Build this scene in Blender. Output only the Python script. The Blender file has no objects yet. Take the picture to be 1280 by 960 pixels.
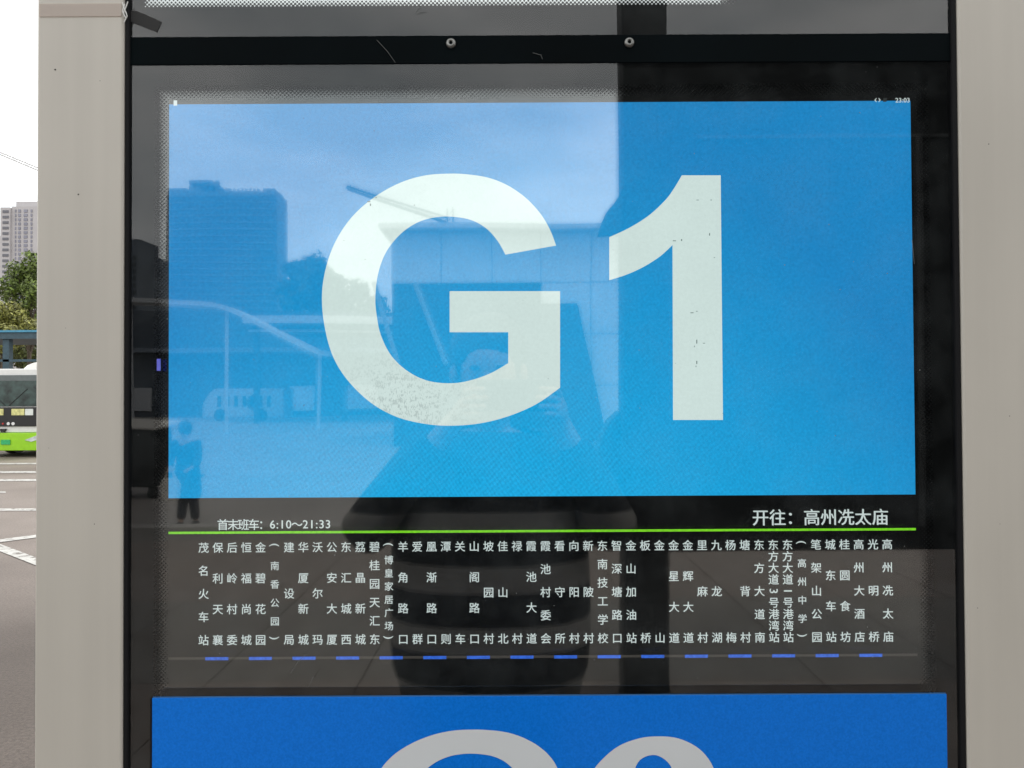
import bpy, bmesh, math, random
from mathutils import Vector, Matrix
random.seed(7)
S = bpy.context.scene
COL = S.collection
R = math.radians

# ------------------------------------------------------------------ camera
DIST, EYE, PITCH, ROLL, FOC = 0.85, 1.60, R(0.85), R(0.29), 960.0
cam_d = bpy.data.cameras.new('camera')
cam = bpy.data.objects.new('camera', cam_d); COL.objects.link(cam)
cam_d.sensor_width = 36.0
cam_d.lens = 36.0 * FOC / 1280.0
cam_d.clip_start = 0.01
cam_d.clip_end = 3000.0
F = Vector((0, math.cos(PITCH), math.sin(PITCH)))
RT = Vector((1, 0, 0))
UP = Vector((0, -math.sin(PITCH), math.cos(PITCH)))
cr, sr = math.cos(ROLL), math.sin(ROLL)
CX = RT * cr - UP * sr
CY = RT * sr + UP * cr
cpos = Vector((0, -DIST, EYE))
m = Matrix((CX, CY, -F)).transposed().to_4x4()
m.translation = cpos
cam.matrix_world = m
S.camera = cam

def ray(px, py):
    u, v = (px - 640) / FOC, (480 - py) / FOC
    return F + CX * u + CY * v
def PL(px, py, y=0.0):
    """point of the upright plane at depth y seen at a photo pixel"""
    d = ray(px, py); t = (y + DIST) / d.y
    return cpos + d * t
def V(px, py, L):
    """real place of something mirrored in the glass, L metres along the sight line"""
    d = ray(px, py); p = cpos + d * (L / d.y)
    return Vector((p.x, DIST - L, p.z))
def D(px, py, L):
    d = ray(px, py); return cpos + d * (L / d.y)
def GR(px, py, z=0.0):
    d = ray(px, py); t = (z - cpos.z) / d.z
    return cpos + d * t

# ------------------------------------------------------------------ world, sun, exposure
W = bpy.data.worlds.new('World'); S.world = W; W.use_nodes = True
nt = W.node_tree; nt.nodes.clear()
def N(nt, t, **kw):
    n = nt.nodes.new(t)
    for k, v in kw.items(): setattr(n, k, v)
    return n
SUN_EL, SUN_AZ = R(62), R(25)
sky = N(nt, 'ShaderNodeTexSky', sky_type='NISHITA', sun_disc=False, sun_elevation=SUN_EL, sun_rotation=SUN_AZ)
skys = N(nt, 'ShaderNodeVectorMath', operation='SCALE'); skys.inputs['Scale'].default_value = 0.12
nt.links.new(sky.outputs[0], skys.inputs[0])
tc = N(nt, 'ShaderNodeTexCoord'); mp = N(nt, 'ShaderNodeMapping'); mp.inputs['Scale'].default_value = (1.6, 1.6, 4.5)
no = N(nt, 'ShaderNodeTexNoise'); no.inputs['Scale'].default_value = 1.5; no.inputs['Detail'].default_value = 6; no.inputs['Roughness'].default_value = .52
rp = N(nt, 'ShaderNodeValToRGB')
rp.color_ramp.elements[0].position = .34; rp.color_ramp.elements[0].color = (0.82, 0.87, 0.88, 1)
rp.color_ramp.elements[1].position = .62; rp.color_ramp.elements[1].color = (1.56, 1.54, 1.50, 1)
mx = N(nt, 'ShaderNodeMix', data_type='RGBA'); mx.inputs[0].default_value = .88
bg = N(nt, 'ShaderNodeBackground'); out = N(nt, 'ShaderNodeOutputWorld')
L_ = nt.links.new
L_(tc.outputs['Generated'], mp.inputs[0]); L_(mp.outputs[0], no.inputs['Vector']); L_(no.outputs[0], rp.inputs[0])
L_(skys.outputs[0], mx.inputs[6]); L_(rp.outputs[0], mx.inputs[7]); L_(mx.outputs[2], bg.inputs[0]); bg.inputs[1].default_value = 1.0
L_(bg.outputs[0], out.inputs[0])
sd = bpy.data.lights.new('sun', 'SUN'); sd.energy = 1.0; sd.angle = R(14); sd.color = (1, .97, .92)
so = bpy.data.objects.new('sun', sd); COL.objects.link(so)
# light comes from behind the sign, high up
sv = Vector((math.sin(SUN_AZ) * math.cos(SUN_EL), math.cos(SUN_AZ) * math.cos(SUN_EL), math.sin(SUN_EL)))
so.rotation_euler = sv.to_track_quat('Z', 'Y').to_euler(); so.location = (0, 0, 30)
S.view_settings.view_transform = 'Standard'; S.view_settings.look = 'None'
S.view_settings.exposure = 0.62; S.view_settings.gamma = 1
S.render.engine = 'CYCLES'
S.cycles.max_bounces = 8; S.cycles.transparent_max_bounces = 16
S.cycles.caustics_reflective = False; S.cycles.caustics_refractive = False

# ------------------------------------------------------------------ materials
def base_mat(name):
    mt = bpy.data.materials.new(name); mt.use_nodes = True
    n = mt.node_tree; b = n.nodes['Principled BSDF']
    return mt, n, b
def mat(name, col, rough=.6, spec=.5, metal=0, vary=.12, scale=8, bump=0, bscale=60, ior=1.5, stretch=(1, 1, 1)):
    mt, n, b = base_mat(name)
    b.inputs['Roughness'].default_value = rough; b.inputs['Metallic'].default_value = metal
    b.inputs['IOR'].default_value = ior
    b.inputs['Specular IOR Level'].default_value = spec
    t = n.nodes.new('ShaderNodeTexCoord'); mpn = n.nodes.new('ShaderNodeMapping'); mpn.inputs['Scale'].default_value = stretch
    x = n.nodes.new('ShaderNodeTexNoise'); x.inputs['Scale'].default_value = scale; x.inputs['Detail'].default_value = 5
    r = n.nodes.new('ShaderNodeMix'); r.data_type = 'RGBA'
    lo = [max(0, c * (1 - vary)) for c in col]; hi = [c * (1 + vary) for c in col]
    r.inputs[6].default_value = (*lo, 1); r.inputs[7].default_value = (*hi, 1)
    ct = n.nodes.new('ShaderNodeMapRange'); ct.inputs[1].default_value = .3; ct.inputs[2].default_value = .7
    n.links.new(t.outputs['Object'], mpn.inputs[0]); n.links.new(mpn.outputs[0], x.inputs['Vector'])
    n.links.new(x.outputs[0], ct.inputs[0]); n.links.new(ct.outputs[0], r.inputs[0]); n.links.new(r.outputs[2], b.inputs['Base Color'])
    if bump:
        y = n.nodes.new('ShaderNodeTexNoise'); y.inputs['Scale'].default_value = bscale; y.inputs['Detail'].default_value = 4
        bp = n.nodes.new('ShaderNodeBump'); bp.inputs['Strength'].default_value = bump; bp.inputs['Distance'].default_value = .01
        n.links.new(t.outputs['Object'], y.inputs['Vector']); n.links.new(y.outputs[0], bp.inputs['Height']); n.links.new(bp.outputs[0], b.inputs['Normal'])
    return mt
def math_n(n, op, a=None, b=None, c=None):
    x = n.nodes.new('ShaderNodeMath'); x.operation = op
    for i, v in enumerate((a, b, c)):
        if v is None: continue
        if isinstance(v, (int, float)): x.inputs[i].default_value = v
        else: n.links.new(v, x.inputs[i])
    return x.outputs[0]

LCD_IOR = 2.15
EXPK = 1 / 2 ** .62
def lcd_mat(name, col, grain=.08, moire=.0, angle_tint=None, streaks=False):
    """a lit part of the screen: gives off light, its front is glossy"""
    mt, n, b = base_mat(name)
    b.inputs['Base Color'].default_value = (.004, .004, .004, 1); b.inputs['Roughness'].default_value = .035
    b.inputs['IOR'].default_value = LCD_IOR
    t = n.nodes.new('ShaderNodeTexCoord')
    x = n.nodes.new('ShaderNodeTexNoise'); x.inputs['Scale'].default_value = 330; x.inputs['Detail'].default_value = 2
    n.links.new(t.outputs['Object'], x.inputs['Vector'])
    g = math_n(n, 'MULTIPLY_ADD', x.outputs[0], 2 * grain * 2, 1 - grain * 2)
    x2 = n.nodes.new('ShaderNodeTexNoise'); x2.inputs['Scale'].default_value = 9; x2.inputs['Detail'].default_value = 4
    n.links.new(t.outputs['Object'], x2.inputs['Vector'])
    g = math_n(n, 'MULTIPLY', g, math_n(n, 'MULTIPLY_ADD', x2.outputs[0], .10, .95))
    sp = n.nodes.new('ShaderNodeSeparateXYZ'); n.links.new(t.outputs['Object'], sp.inputs[0])
    if moire:
        # the pixel raster: two crossed fine gratings, strongest low in the middle of the panel
        wx = math_n(n, 'SINE', math_n(n, 'MULTIPLY_ADD', sp.outputs[2], 900, math_n(n, 'MULTIPLY', sp.outputs[0], 260)))
        wy = math_n(n, 'SINE', math_n(n, 'MULTIPLY_ADD', sp.outputs[0], 1100, math_n(n, 'MULTIPLY', x2.outputs[0], 30)))
        dx = math_n(n, 'MULTIPLY', math_n(n, 'ADD', sp.outputs[0], 0.02), 3.6)
        dz = math_n(n, 'MULTIPLY', math_n(n, 'SUBTRACT', sp.outputs[2], 1.515), 6.5)
        rr = math_n(n, 'ADD', math_n(n, 'MULTIPLY', dx, dx), math_n(n, 'MULTIPLY', dz, dz))
        k = math_n(n, 'POWER', 2.718, math_n(n, 'MULTIPLY', rr, -1))
        k = math_n(n, 'MULTIPLY', k, moire)
        g = math_n(n, 'ADD', g, math_n(n, 'MULTIPLY', math_n(n, 'MULTIPLY', wx, wy), k))
    if streaks:
        # fine darker columns of speckle low on the left of the letter
        mpx = n.nodes.new('ShaderNodeMapping'); mpx.inputs['Scale'].default_value = (900, 1, 300); n.links.new(t.outputs['Object'], mpx.inputs[0])
        nx = n.nodes.new('ShaderNodeTexNoise'); nx.inputs['Scale'].default_value = 1; n.links.new(mpx.outputs[0], nx.inputs['Vector'])
        wx = math_n(n, 'MULTIPLY', nx.outputs[0], 1.3)
        nz = n.nodes.new('ShaderNodeTexNoise'); nz.inputs['Scale'].default_value = 210
        n.links.new(t.outputs['Object'], nz.inputs['Vector'])
        c = PL(500, 505, .012)
        dx = math_n(n, 'MULTIPLY', math_n(n, 'SUBTRACT', sp.outputs[0], c.x), 15)
        dz = math_n(n, 'MULTIPLY', math_n(n, 'SUBTRACT', sp.outputs[2], c.z), 22)
        rr = math_n(n, 'ADD', math_n(n, 'MULTIPLY', dx, dx), math_n(n, 'MULTIPLY', dz, dz))
        k = math_n(n, 'POWER', 2.718, math_n(n, 'MULTIPLY', rr, -1))
        ln = math_n(n, 'GREATER_THAN', math_n(n, 'ADD', wx, math_n(n, 'MULTIPLY', nz.outputs[0], 1.0)), 1.24)
        g = math_n(n, 'SUBTRACT', g, math_n(n, 'MULTIPLY', math_n(n, 'MULTIPLY', ln, k), .26))
    cr_ = n.nodes.new('ShaderNodeMix'); cr_.data_type = 'RGBA'
    cr_.inputs[6].default_value = (*col, 1); cr_.inputs[7].default_value = (*(angle_tint or col), 1)
    if angle_tint:   # viewing-angle tint put into the emission: brighter, greener at the bottom middle
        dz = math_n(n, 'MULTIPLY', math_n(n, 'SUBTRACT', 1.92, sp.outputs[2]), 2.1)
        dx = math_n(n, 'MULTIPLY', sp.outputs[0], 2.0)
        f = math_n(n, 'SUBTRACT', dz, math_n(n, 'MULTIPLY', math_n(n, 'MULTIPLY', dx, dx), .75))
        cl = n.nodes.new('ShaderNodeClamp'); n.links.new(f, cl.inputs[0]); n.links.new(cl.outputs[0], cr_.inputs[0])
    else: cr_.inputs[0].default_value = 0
    g = math_n(n, 'MULTIPLY', g, EXPK)
    n.links.new(cr_.outputs[2], b.inputs['Emission Color']); n.links.new(g, b.inputs['Emission Strength'])
    return mt

def glass_mat(name, ior=1.75, dirt=.016):
    mt = bpy.data.materials.new(name); mt.use_nodes = True; n = mt.node_tree; n.nodes.clear()
    o = n.nodes.new('ShaderNodeOutputMaterial'); tr = n.nodes.new('ShaderNodeBsdfTransparent'); gl = n.nodes.new('ShaderNodeBsdfGlossy')
    tr.inputs[0].default_value = (.965, .985, .97, 1)
    gl.inputs['Roughness'].default_value = 0.008
    fr = n.nodes.new('ShaderNodeFresnel'); fr.inputs[0].default_value = ior
    m1 = n.nodes.new('ShaderNodeMixShader'); m2 = n.nodes.new('ShaderNodeMixShader'); df = n.nodes.new('ShaderNodeBsdfDiffuse')
    df.inputs[0].default_value = (.42, .47, .48, 1)
    t = n.nodes.new('ShaderNodeTexCoord')
    x = n.nodes.new('ShaderNodeTexNoise'); x.inputs['Scale'].default_value = 14; x.inputs['Detail'].default_value = 8; x.inputs['Roughness'].default_value = .65
    n.links.new(t.outputs['Object'], x.inputs['Vector'])
    mr = n.nodes.new('ShaderNodeMapRange'); mr.inputs[1].default_value = .42; mr.inputs[2].default_value = .8; mr.inputs[3].default_value = dirt * .25; mr.inputs[4].default_value = dirt * 3
    n.links.new(x.outputs[0], mr.inputs[0])
    # a faint waviness of toughened glass
    y = n.nodes.new('ShaderNodeTexNoise'); y.inputs['Scale'].default_value = 3.5; y.inputs['Detail'].default_value = 1
    n.links.new(t.outputs['Object'], y.inputs['Vector'])
    bp = n.nodes.new('ShaderNodeBump'); bp.inputs['Strength'].default_value = .012; bp.inputs['Distance'].default_value = .05
    n.links.new(y.outputs[0], bp.inputs['Height']); n.links.new(bp.outputs[0], gl.inputs['Normal'])
    n.links.new(fr.outputs[0], m1.inputs[0]); n.links.new(tr.outputs[0], m1.inputs[1]); n.links.new(gl.outputs[0], m1.inputs[2])
    n.links.new(mr.outputs[0], m2.inputs[0]); n.links.new(m1.outputs[0], m2.inputs[1]); n.links.new(df.outputs[0], m2.inputs[2])
    n.links.new(m2.outputs[0], o.inputs[0])
    return mt
def clear_mat(name, col, a=.0):
    mt = bpy.data.materials.new(name); mt.use_nodes = True; n = mt.node_tree; n.nodes.clear()
    o = n.nodes.new('ShaderNodeOutputMaterial'); tr = n.nodes.new('ShaderNodeBsdfTransparent'); tr.inputs[0].default_value = (*col, 1)
    df = n.nodes.new('ShaderNodeBsdfDiffuse'); df.inputs[0].default_value = (*col, 1)
    mm = n.nodes.new('ShaderNodeMixShader'); mm.inputs[0].default_value = a
    n.links.new(tr.outputs[0], mm.inputs[1]); n.links.new(df.outputs[0], mm.inputs[2]); n.links.new(mm.outputs[0], o.inputs[0])
    return mt

# ------------------------------------------------------------------ mesh helpers
class MB:
    def __init__(s): s.v = []; s.f = []; s.mi = []; s.cur = 0
    def add(s, vs, fs):
        k = len(s.v); s.v += [tuple(v) for v in vs]; s.f += [tuple(i + k for i in f) for f in fs]; s.mi += [s.cur] * len(fs); return s
    def box(s, a, b):
        x0, y0, z0 = a; x1, y1, z1 = b
        return s.add([(x0,y0,z0),(x1,y0,z0),(x1,y1,z0),(x0,y1,z0),(x0,y0,z1),(x1,y0,z1),(x1,y1,z1),(x0,y1,z1)],
                     [(0,3,2,1),(4,5,6,7),(0,1,5,4),(1,2,6,5),(2,3,7,6),(3,0,4,7)])
    def bar(s, p, q, w, h=None):
        p, q = Vector(p), Vector(q); h = h or w; d = (q - p).normalized()
        u = d.cross(Vector((0, 0, 1)));  u = u.normalized() if u.length > 1e-4 else Vector((1, 0, 0)); v = u.cross(d)
        c = [(-1,-1),(1,-1),(1,1),(-1,1)]
        vs = [p + u*(a*w/2) + v*(b*h/2) for a, b in c] + [q + u*(a*w/2) + v*(b*h/2) for a, b in c]
        return s.add(vs, [(3,2,1,0),(4,5,6,7),(0,1,5,4),(1,2,6,5),(2,3,7,6),(3,0,4,7)])
    def tube(s, p, q, r0, r1=None, n=12):
        p, q = Vector(p), Vector(q); r1 = r0 if r1 is None else r1; d = (q - p).normalized()
        u = d.orthogonal().normalized(); v = d.cross(u)
        vs = [p + (u*math.cos(2*math.pi*i/n) + v*math.sin(2*math.pi*i/n))*r0 for i in range(n)] + [q + (u*math.cos(2*math.pi*i/n) + v*math.sin(2*math.pi*i/n))*r1 for i in range(n)]
        return s.add(vs, [tuple(range(n))[::-1], tuple(range(n, 2*n))] + [(i, (i+1) % n, n+(i+1) % n, n+i) for i in range(n)])
    def prism(s, pts, y0, y1):
        """outline in x,z extruded along y; convex or mild outlines"""
        n = len(pts)
        vs = [(x, y0, z) for x, z in pts] + [(x, y1, z) for x, z in pts]
        return s.add(vs, [tuple(range(n)), tuple(range(n, 2*n))[::-1]] + [(i, n+i, n+(i+1) % n, (i+1) % n) for i in range(n)])
    def mesh(s, name, mats, smooth=False):
        me = bpy.data.meshes.new(name); me.from_pydata(s.v, [], s.f)
        for mm in (mats if isinstance(mats, (list, tuple)) else [mats]): me.materials.append(mm)
        me.polygons.foreach_set('material_index', s.mi)
        bm = bmesh.new(); bm.from_mesh(me); bmesh.ops.recalc_face_normals(bm, faces=bm.faces); bm.to_mesh(me); bm.free()
        if smooth: me.polygons.foreach_set('use_smooth', [True] * len(me.polygons))
        return me
    def build(s, name, mats, parent=None, bevel=0, seg=3, smooth=False):
        me = s.mesh(name, mats, smooth); o = bpy.data.objects.new(name, me); COL.objects.link(o)
        if parent: o.parent = parent
        if bevel:
            b = o.modifiers.new('bevel', 'BEVEL'); b.width = bevel; b.segments = seg; b.limit_method = 'ANGLE'
            me.polygons.foreach_set('use_smooth', [True] * len(me.polygons))
            w = o.modifiers.new('wn', 'WEIGHTED_NORMAL')
        return o
def tag(o, label=None, cat=None, group=None, kind=None):
    if label: o['label'] = label
    if cat: o['category'] = cat
    if group: o['group'] = group
    if kind: o['kind'] = kind
    return o
def thing(name, label, cat, loc=(0, 0, 0), group=None):
    o = bpy.data.objects.new(name, None); COL.objects.link(o); o.location = loc; o.empty_display_size = .2
    return tag(o, label, cat, group)
def struct(o): o['kind'] = 'structure'; return o
def at_world(mb_obj, root):
    """children are written in world coordinates; undo the root's offset"""
    mb_obj.matrix_parent_inverse = Matrix.Translation(root.location).inverted(); return mb_obj
def flat(pts3, name, mt, parent=None):
    """flat face set from 3-D outlines (list of closed outlines, outer then holes) in an upright plane"""
    bm = bmesh.new(); es = []
    for ol in pts3:
        vs = [bm.verts.new(p) for p in ol]
        es += [bm.edges.new((vs[i], vs[(i+1) % len(vs)])) for i in range(len(vs))]
    bmesh.ops.triangle_fill(bm, edges=es, use_beauty=True)
    for f in bm.faces:
        f.normal_update()
        if f.normal.y > 0: f.normal_flip()
    me = bpy.data.meshes.new(name); bm.to_mesh(me); bm.free(); me.materials.append(mt)
    o = bpy.data.objects.new(name, me); COL.objects.link(o); o.parent = parent
    return o
def smooth_path(pts, n=6):
    """Catmull-Rom through the points, ends kept"""
    out_ = []
    P = [pts[0]] + list(pts) + [pts[-1]]
    for i in range(1, len(P) - 2):
        a, b, c, d = P[i-1], P[i], P[i+1], P[i+2]
        for k in range(n):
            t = k / n
            out_.append(tuple(.5*((2*b[j]) + (-a[j]+c[j])*t + (2*a[j]-5*b[j]+4*c[j]-d[j])*t*t + (-a[j]+3*b[j]-3*c[j]+d[j])*t**3) for j in (0, 1)))
    out_.append(tuple(pts[-1]))
    return out_

# ------------------------------------------------------------------ the setting: ground
asphalt, an, ab = base_mat('asphalt')
t = an.nodes.new('ShaderNodeTexCoord')
n1 = an.nodes.new('ShaderNodeTexNoise'); n1.inputs['Scale'].default_value = .35; n1.inputs['Detail'].default_value = 8
n2 = an.nodes.new('ShaderNodeTexNoise'); n2.inputs['Scale'].default_value = 55; n2.inputs['Detail'].default_value = 6; n2.inputs['Roughness'].default_value = .75
an.links.new(t.outputs['Object'], n1.inputs['Vector']); an.links.new(t.outputs['Object'], n2.inputs['Vector'])
r1 = an.nodes.new('ShaderNodeValToRGB'); r1.color_ramp.elements[0].position = .3; r1.color_ramp.elements[1].position = .72
r1.color_ramp.elements[0].color = (.027, .0195, .0155, 1); r1.color_ramp.elements[1].color = (.050, .038, .031, 1)
r2 = an.nodes.new('ShaderNodeValToRGB'); r2.color_ramp.elements[0].position = .35; r2.color_ramp.elements[1].position = .68
r2.color_ramp.elements[0].color = (.62, .62, .62, 1); r2.color_ramp.elements[1].color = (1.3, 1.3, 1.3, 1)
mm = an.nodes.new('ShaderNodeMix'); mm.data_type = 'RGBA'; mm.blend_type = 'MULTIPLY'; mm.inputs[0].default_value = 1
an.links.new(n1.outputs[0], r1.inputs[0]); an.links.new(n2.outputs[0], r2.inputs[0]); an.links.new(r1.outputs[0], mm.inputs[6]); an.links.new(r2.outputs[0], mm.inputs[7])
# base colour turns paler some metres out from the stop
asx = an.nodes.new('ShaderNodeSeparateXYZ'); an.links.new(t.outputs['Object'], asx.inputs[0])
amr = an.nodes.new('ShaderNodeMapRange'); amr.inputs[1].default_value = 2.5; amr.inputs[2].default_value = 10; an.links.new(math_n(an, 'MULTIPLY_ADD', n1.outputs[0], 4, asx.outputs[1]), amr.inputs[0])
paled = an.nodes.new('ShaderNodeMix'); paled.data_type = 'RGBA'; paled.blend_type = 'MULTIPLY'; paled.inputs[0].default_value = 1; paled.inputs[7].default_value = (5.6, 6.2, 6.7, 1)
an.links.new(mm.outputs[2], paled.inputs[6])
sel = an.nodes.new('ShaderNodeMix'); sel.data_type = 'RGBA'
an.links.new(amr.outputs[0], sel.inputs[0]); an.links.new(mm.outputs[2], sel.inputs[6]); an.links.new(paled.outputs[2], sel.inputs[7])
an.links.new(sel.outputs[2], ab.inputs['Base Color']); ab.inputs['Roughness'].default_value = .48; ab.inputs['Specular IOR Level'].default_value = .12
bpn = an.nodes.new('ShaderNodeBump'); bpn.inputs['Strength'].default_value = .3; bpn.inputs['Distance'].default_value = .01
an.links.new(n2.outputs[0], bpn.inputs['Height']); an.links.new(bpn.outputs[0], ab.inputs['Normal'])
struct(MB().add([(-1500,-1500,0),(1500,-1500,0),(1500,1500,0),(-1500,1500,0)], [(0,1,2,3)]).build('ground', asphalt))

line_mat = mat('road_paint', (.42, .41, .385), .6, vary=.15, scale=6)
n = line_mat.node_tree; b = n.nodes['Principled BSDF']; src = b.inputs['Base Color'].links[0].from_socket
t = n.nodes.new('ShaderNodeTexCoord'); x = n.nodes.new('ShaderNodeTexNoise'); x.inputs['Scale'].default_value = 9; x.inputs['Detail'].default_value = 8; x.inputs['Roughness'].default_value = .7
n.links.new(t.outputs['Object'], x.inputs['Vector'])
mr = n.nodes.new('ShaderNodeMapRange'); mr.inputs[1].default_value = .52; mr.inputs[2].default_value = .60
n.links.new(x.outputs[0], mr.inputs[0]); mw = n.nodes.new('ShaderNodeMix'); mw.data_type = 'RGBA'; mw.inputs[7].default_value = (.12, .10, .085, 1)
n.links.new(mr.outputs[0], mw.inputs[0]); n.links.new(src, mw.inputs[6]); n.links.new(mw.outputs[2], b.inputs['Base Color'])   # worn away in patches
def road_line(corners, name='road_line'):
    vs = [GR(x, y, .006) for x, y in corners]
    o = MB().add([tuple(v) for v in vs], [(0, 1, 2, 3)]).build(name, line_mat); struct(o); return o
for a in ([(-160,579),(60,578.6),(60,580.2),(-160,580.6)], [(-160,589.2),(60,588.8),(60,591),(-160,591.4)],
          [(-160,599.2),(60,598.8),(60,601.2),(-160,601.8)], [(-160,614.6),(7,614.2),(7,616),(-160,616.6)],
          [(-160,636),(60,635.4),(60,638.2),(-160,639)], [(-160,694),(60,666.5),(60,669.8),(-160,699)],
          [(-120,635),(60,702.3),(60,712.5),(-120,642)]):
    road_line(a)

# platform paving in front of the sign: each slab its own piece
tile_m = [mat('paving_pinkish', (.165, .132, .113), .62, vary=.12, scale=5, bump=.3, bscale=120),
          mat('paving_grey', (.140, .122, .107), .62, vary=.12, scale=5, bump=.3, bscale=120)]
bed = mat('paving_bed', (.05, .045, .04), .9)
plat = struct(MB().box((-6.4, -8.0, .02), (6.4, .8, .062)).build('platform', bed))
tm = [MB().box((.002, .002, 0), (.798, .798, .04)).mesh('paving_slab', m_) for m_ in tile_m]
for me in tm:
    bm = bmesh.new(); bm.from_mesh(me); bmesh.ops.bevel(bm, geom=[e for e in bm.edges if all(v.co.z > .03 for v in e.verts)], offset=.003, segments=1, affect='EDGES'); bm.to_mesh(me); bm.free()
for i in range(16):
    for j in range(11):
        o = bpy.data.objects.new('paving_slab', tm[0 if j in (1, 2, 3, 6, 7, 8) else 1]); COL.objects.link(o); o.parent = plat
        o.location = (-6.4 + i * .8, -8.0 + j * .8, .063 + random.uniform(0, .002))
kerb_m = mat('kerb_stone', (.30, .28, .26), .7, bump=.3)
for i in range(16):
    o = MB().box((-6.4 + i*.8 + .003, -8.25, .0), (-6.4 + (i+1)*.8 - .003, -8.006, .105)).build('kerb_stone', kerb_m, plat, bevel=.012)
apron = struct(MB().add([(-60,-95,.004),(40,-95,.004),(40,-8.27,.004),(-60,-8.27,.004)], [(0,1,2,3)]).build('concrete_apron', mat('apron_concrete', (.235, .21, .195), .6, vary=.15, scale=.4, bump=.2)))

# ------------------------------------------------------------------ THE SIGN
sign = thing('bus_stop_display', 'tall bus stop sign with pale grey posts and a glass fronted blue G1 route screen', 'bus stop sign')
paint = mat('pale_grey_paint', (.495, .465, .412), .42, spec=.5, vary=.06, scale=5, bump=.03, bscale=9, stretch=(1, 1, .5))
black = mat('matt_black', (.0010, .0028, .0036), .9, spec=.08, vary=.3)
rubber = mat('black_rubber', (.006, .006, .007), .8, spec=.2)
TOPZ, BOTZ = 2.62, .42
xl0, xl1 = PL(44, 480, -.006).x, PL(153.5, 480, -.006).x
xr0, xr1 = PL(1203.5, 480, -.006).x, PL(1322, 480, -.006).x
for a, b in ((xl0, xl1), (xr0, xr1)):
    MB().box((a, -.006, .0), (b, .15, TOPZ)).build('side_post', paint, sign, bevel=.0035)
# a strip of aged clear tape round the left post
ztape = PL(100, 12, -.0065).z
tape_m = clear_mat('clear_tape', (.80, .74, .69), .42)
MB().box((xl0 + .003, -.0068, PL(100, 21, -.006).z), (xl1 - .002, -.0064, PL(100, 5, -.006).z)).build('clear_tape', tape_m, sign)
mb = MB(); a_ = [PL(155, 24, -.001), PL(196, 40, -.001), PL(202, 27, -.001), PL(172, 14, -.001), PL(156, 12, -.001)]
mb.prism([(p.x, p.z) for p in a_], -.0008, -.0004)
mb.build('tape_end', clear_mat('grey_tape', (.34, .34, .34), .12), sign)
mb = MB()
for pts in ([(153,3),(156,12),(159,20),(155,28)], [(156,5),(153,14),(157,22)], [(160,2),(157,10),(154,17)]):
    for p, q in zip(pts, pts[1:]): mb.tube(PL(*p, -.0075), PL(*q, -.0075), .0006, n=6)
mb.build('torn_tape_edge', clear_mat('white_film', (.85, .85, .83), .8), sign)
mb = MB()
for px, py, rr in ((69,87,.0011),(98,243,.0010),(125,101,.0005),(82,410,.0004),(118,655,.0006),(61,560,.0004),(1236,180,.0007),(1262,520,.0006),(1222,760,.0005),(1250,655,.0004)):
    p = PL(px, py, -.0062); mb.add([(p.x + rr*math.cos(i*1.047+px)*(1+.3*math.sin(i*3)), -.0062, p.z + rr*math.sin(i*1.047+px)) for i in range(6)], [(0,1,2,3,4,5)])
tag(mb.build('paint_chips', mat('chip_dark', (.06, .055, .05), .8), sign), kind='stuff')
n = paint.node_tree; b = n.nodes['Principled BSDF']; src = b.inputs['Base Color'].links[0].from_socket
t = n.nodes.new('ShaderNodeTexCoord'); mpx = n.nodes.new('ShaderNodeMapping'); mpx.inputs['Scale'].default_value = (60, 60, 1.6)
x = n.nodes.new('ShaderNodeTexNoise'); x.inputs['Scale'].default_value = 1; x.inputs['Detail'].default_value = 6
n.links.new(t.outputs['Object'], mpx.inputs[0]); n.links.new(mpx.outputs[0], x.inputs['Vector'])
mr = n.nodes.new('ShaderNodeMapRange'); mr.inputs[1].default_value = .3; mr.inputs[2].default_value = .7; mr.inputs[3].default_value = .965; mr.inputs[4].default_value = 1.02
n.links.new(x.outputs[0], mr.inputs[0]); vm = n.nodes.new('ShaderNodeVectorMath'); vm.operation = 'SCALE'
n.links.new(src, vm.inputs[0]); n.links.new(mr.outputs[0], vm.inputs['Scale']); n.links.new(vm.outputs[0], b.inputs['Base Color'])
# rubber seals between posts and glass
MB().box((xl1 + .0002, -.004, BOTZ), (PL(160.5, 480, -.004).x, .02, TOPZ)).build('rubber_seal', rubber, sign, bevel=.0015)
MB().box((PL(1195.5, 480, -.004).x, -.004, BOTZ), (xr0 - .0002, .02, TOPZ)).build('rubber_seal', rubber, sign, bevel=.0015)
gx0, gx1 = PL(160, 480).x, PL(1196, 480).x
zband1, zband0 = PL(640, 44.5).z, PL(640, 79.5).z
# back case, base and top cap
case_m = mat('case_grey', (.32, .31, .29), .5)
MB().box((xl0 + .01, .045, BOTZ - .05), (xr1 - .01, .14, TOPZ - .02)).build('back_case', case_m, sign, bevel=.01)
MB().box((xl0 - .01, -.01, TOPZ), (xr1 + .01, .16, TOPZ + .06)).build('top_cap', paint, sign, bevel=.008)
MB().box((xl0 - .06, -.10, .06), (xr1 + .06, .25, .12)).build('base_plate', case_m, sign, bevel=.01)
MB().box((gx0 - .01, .0, .12), (gx1 + .01, .1, BOTZ - .002)).build('kick_panel', paint, sign, bevel=.004)
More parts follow.
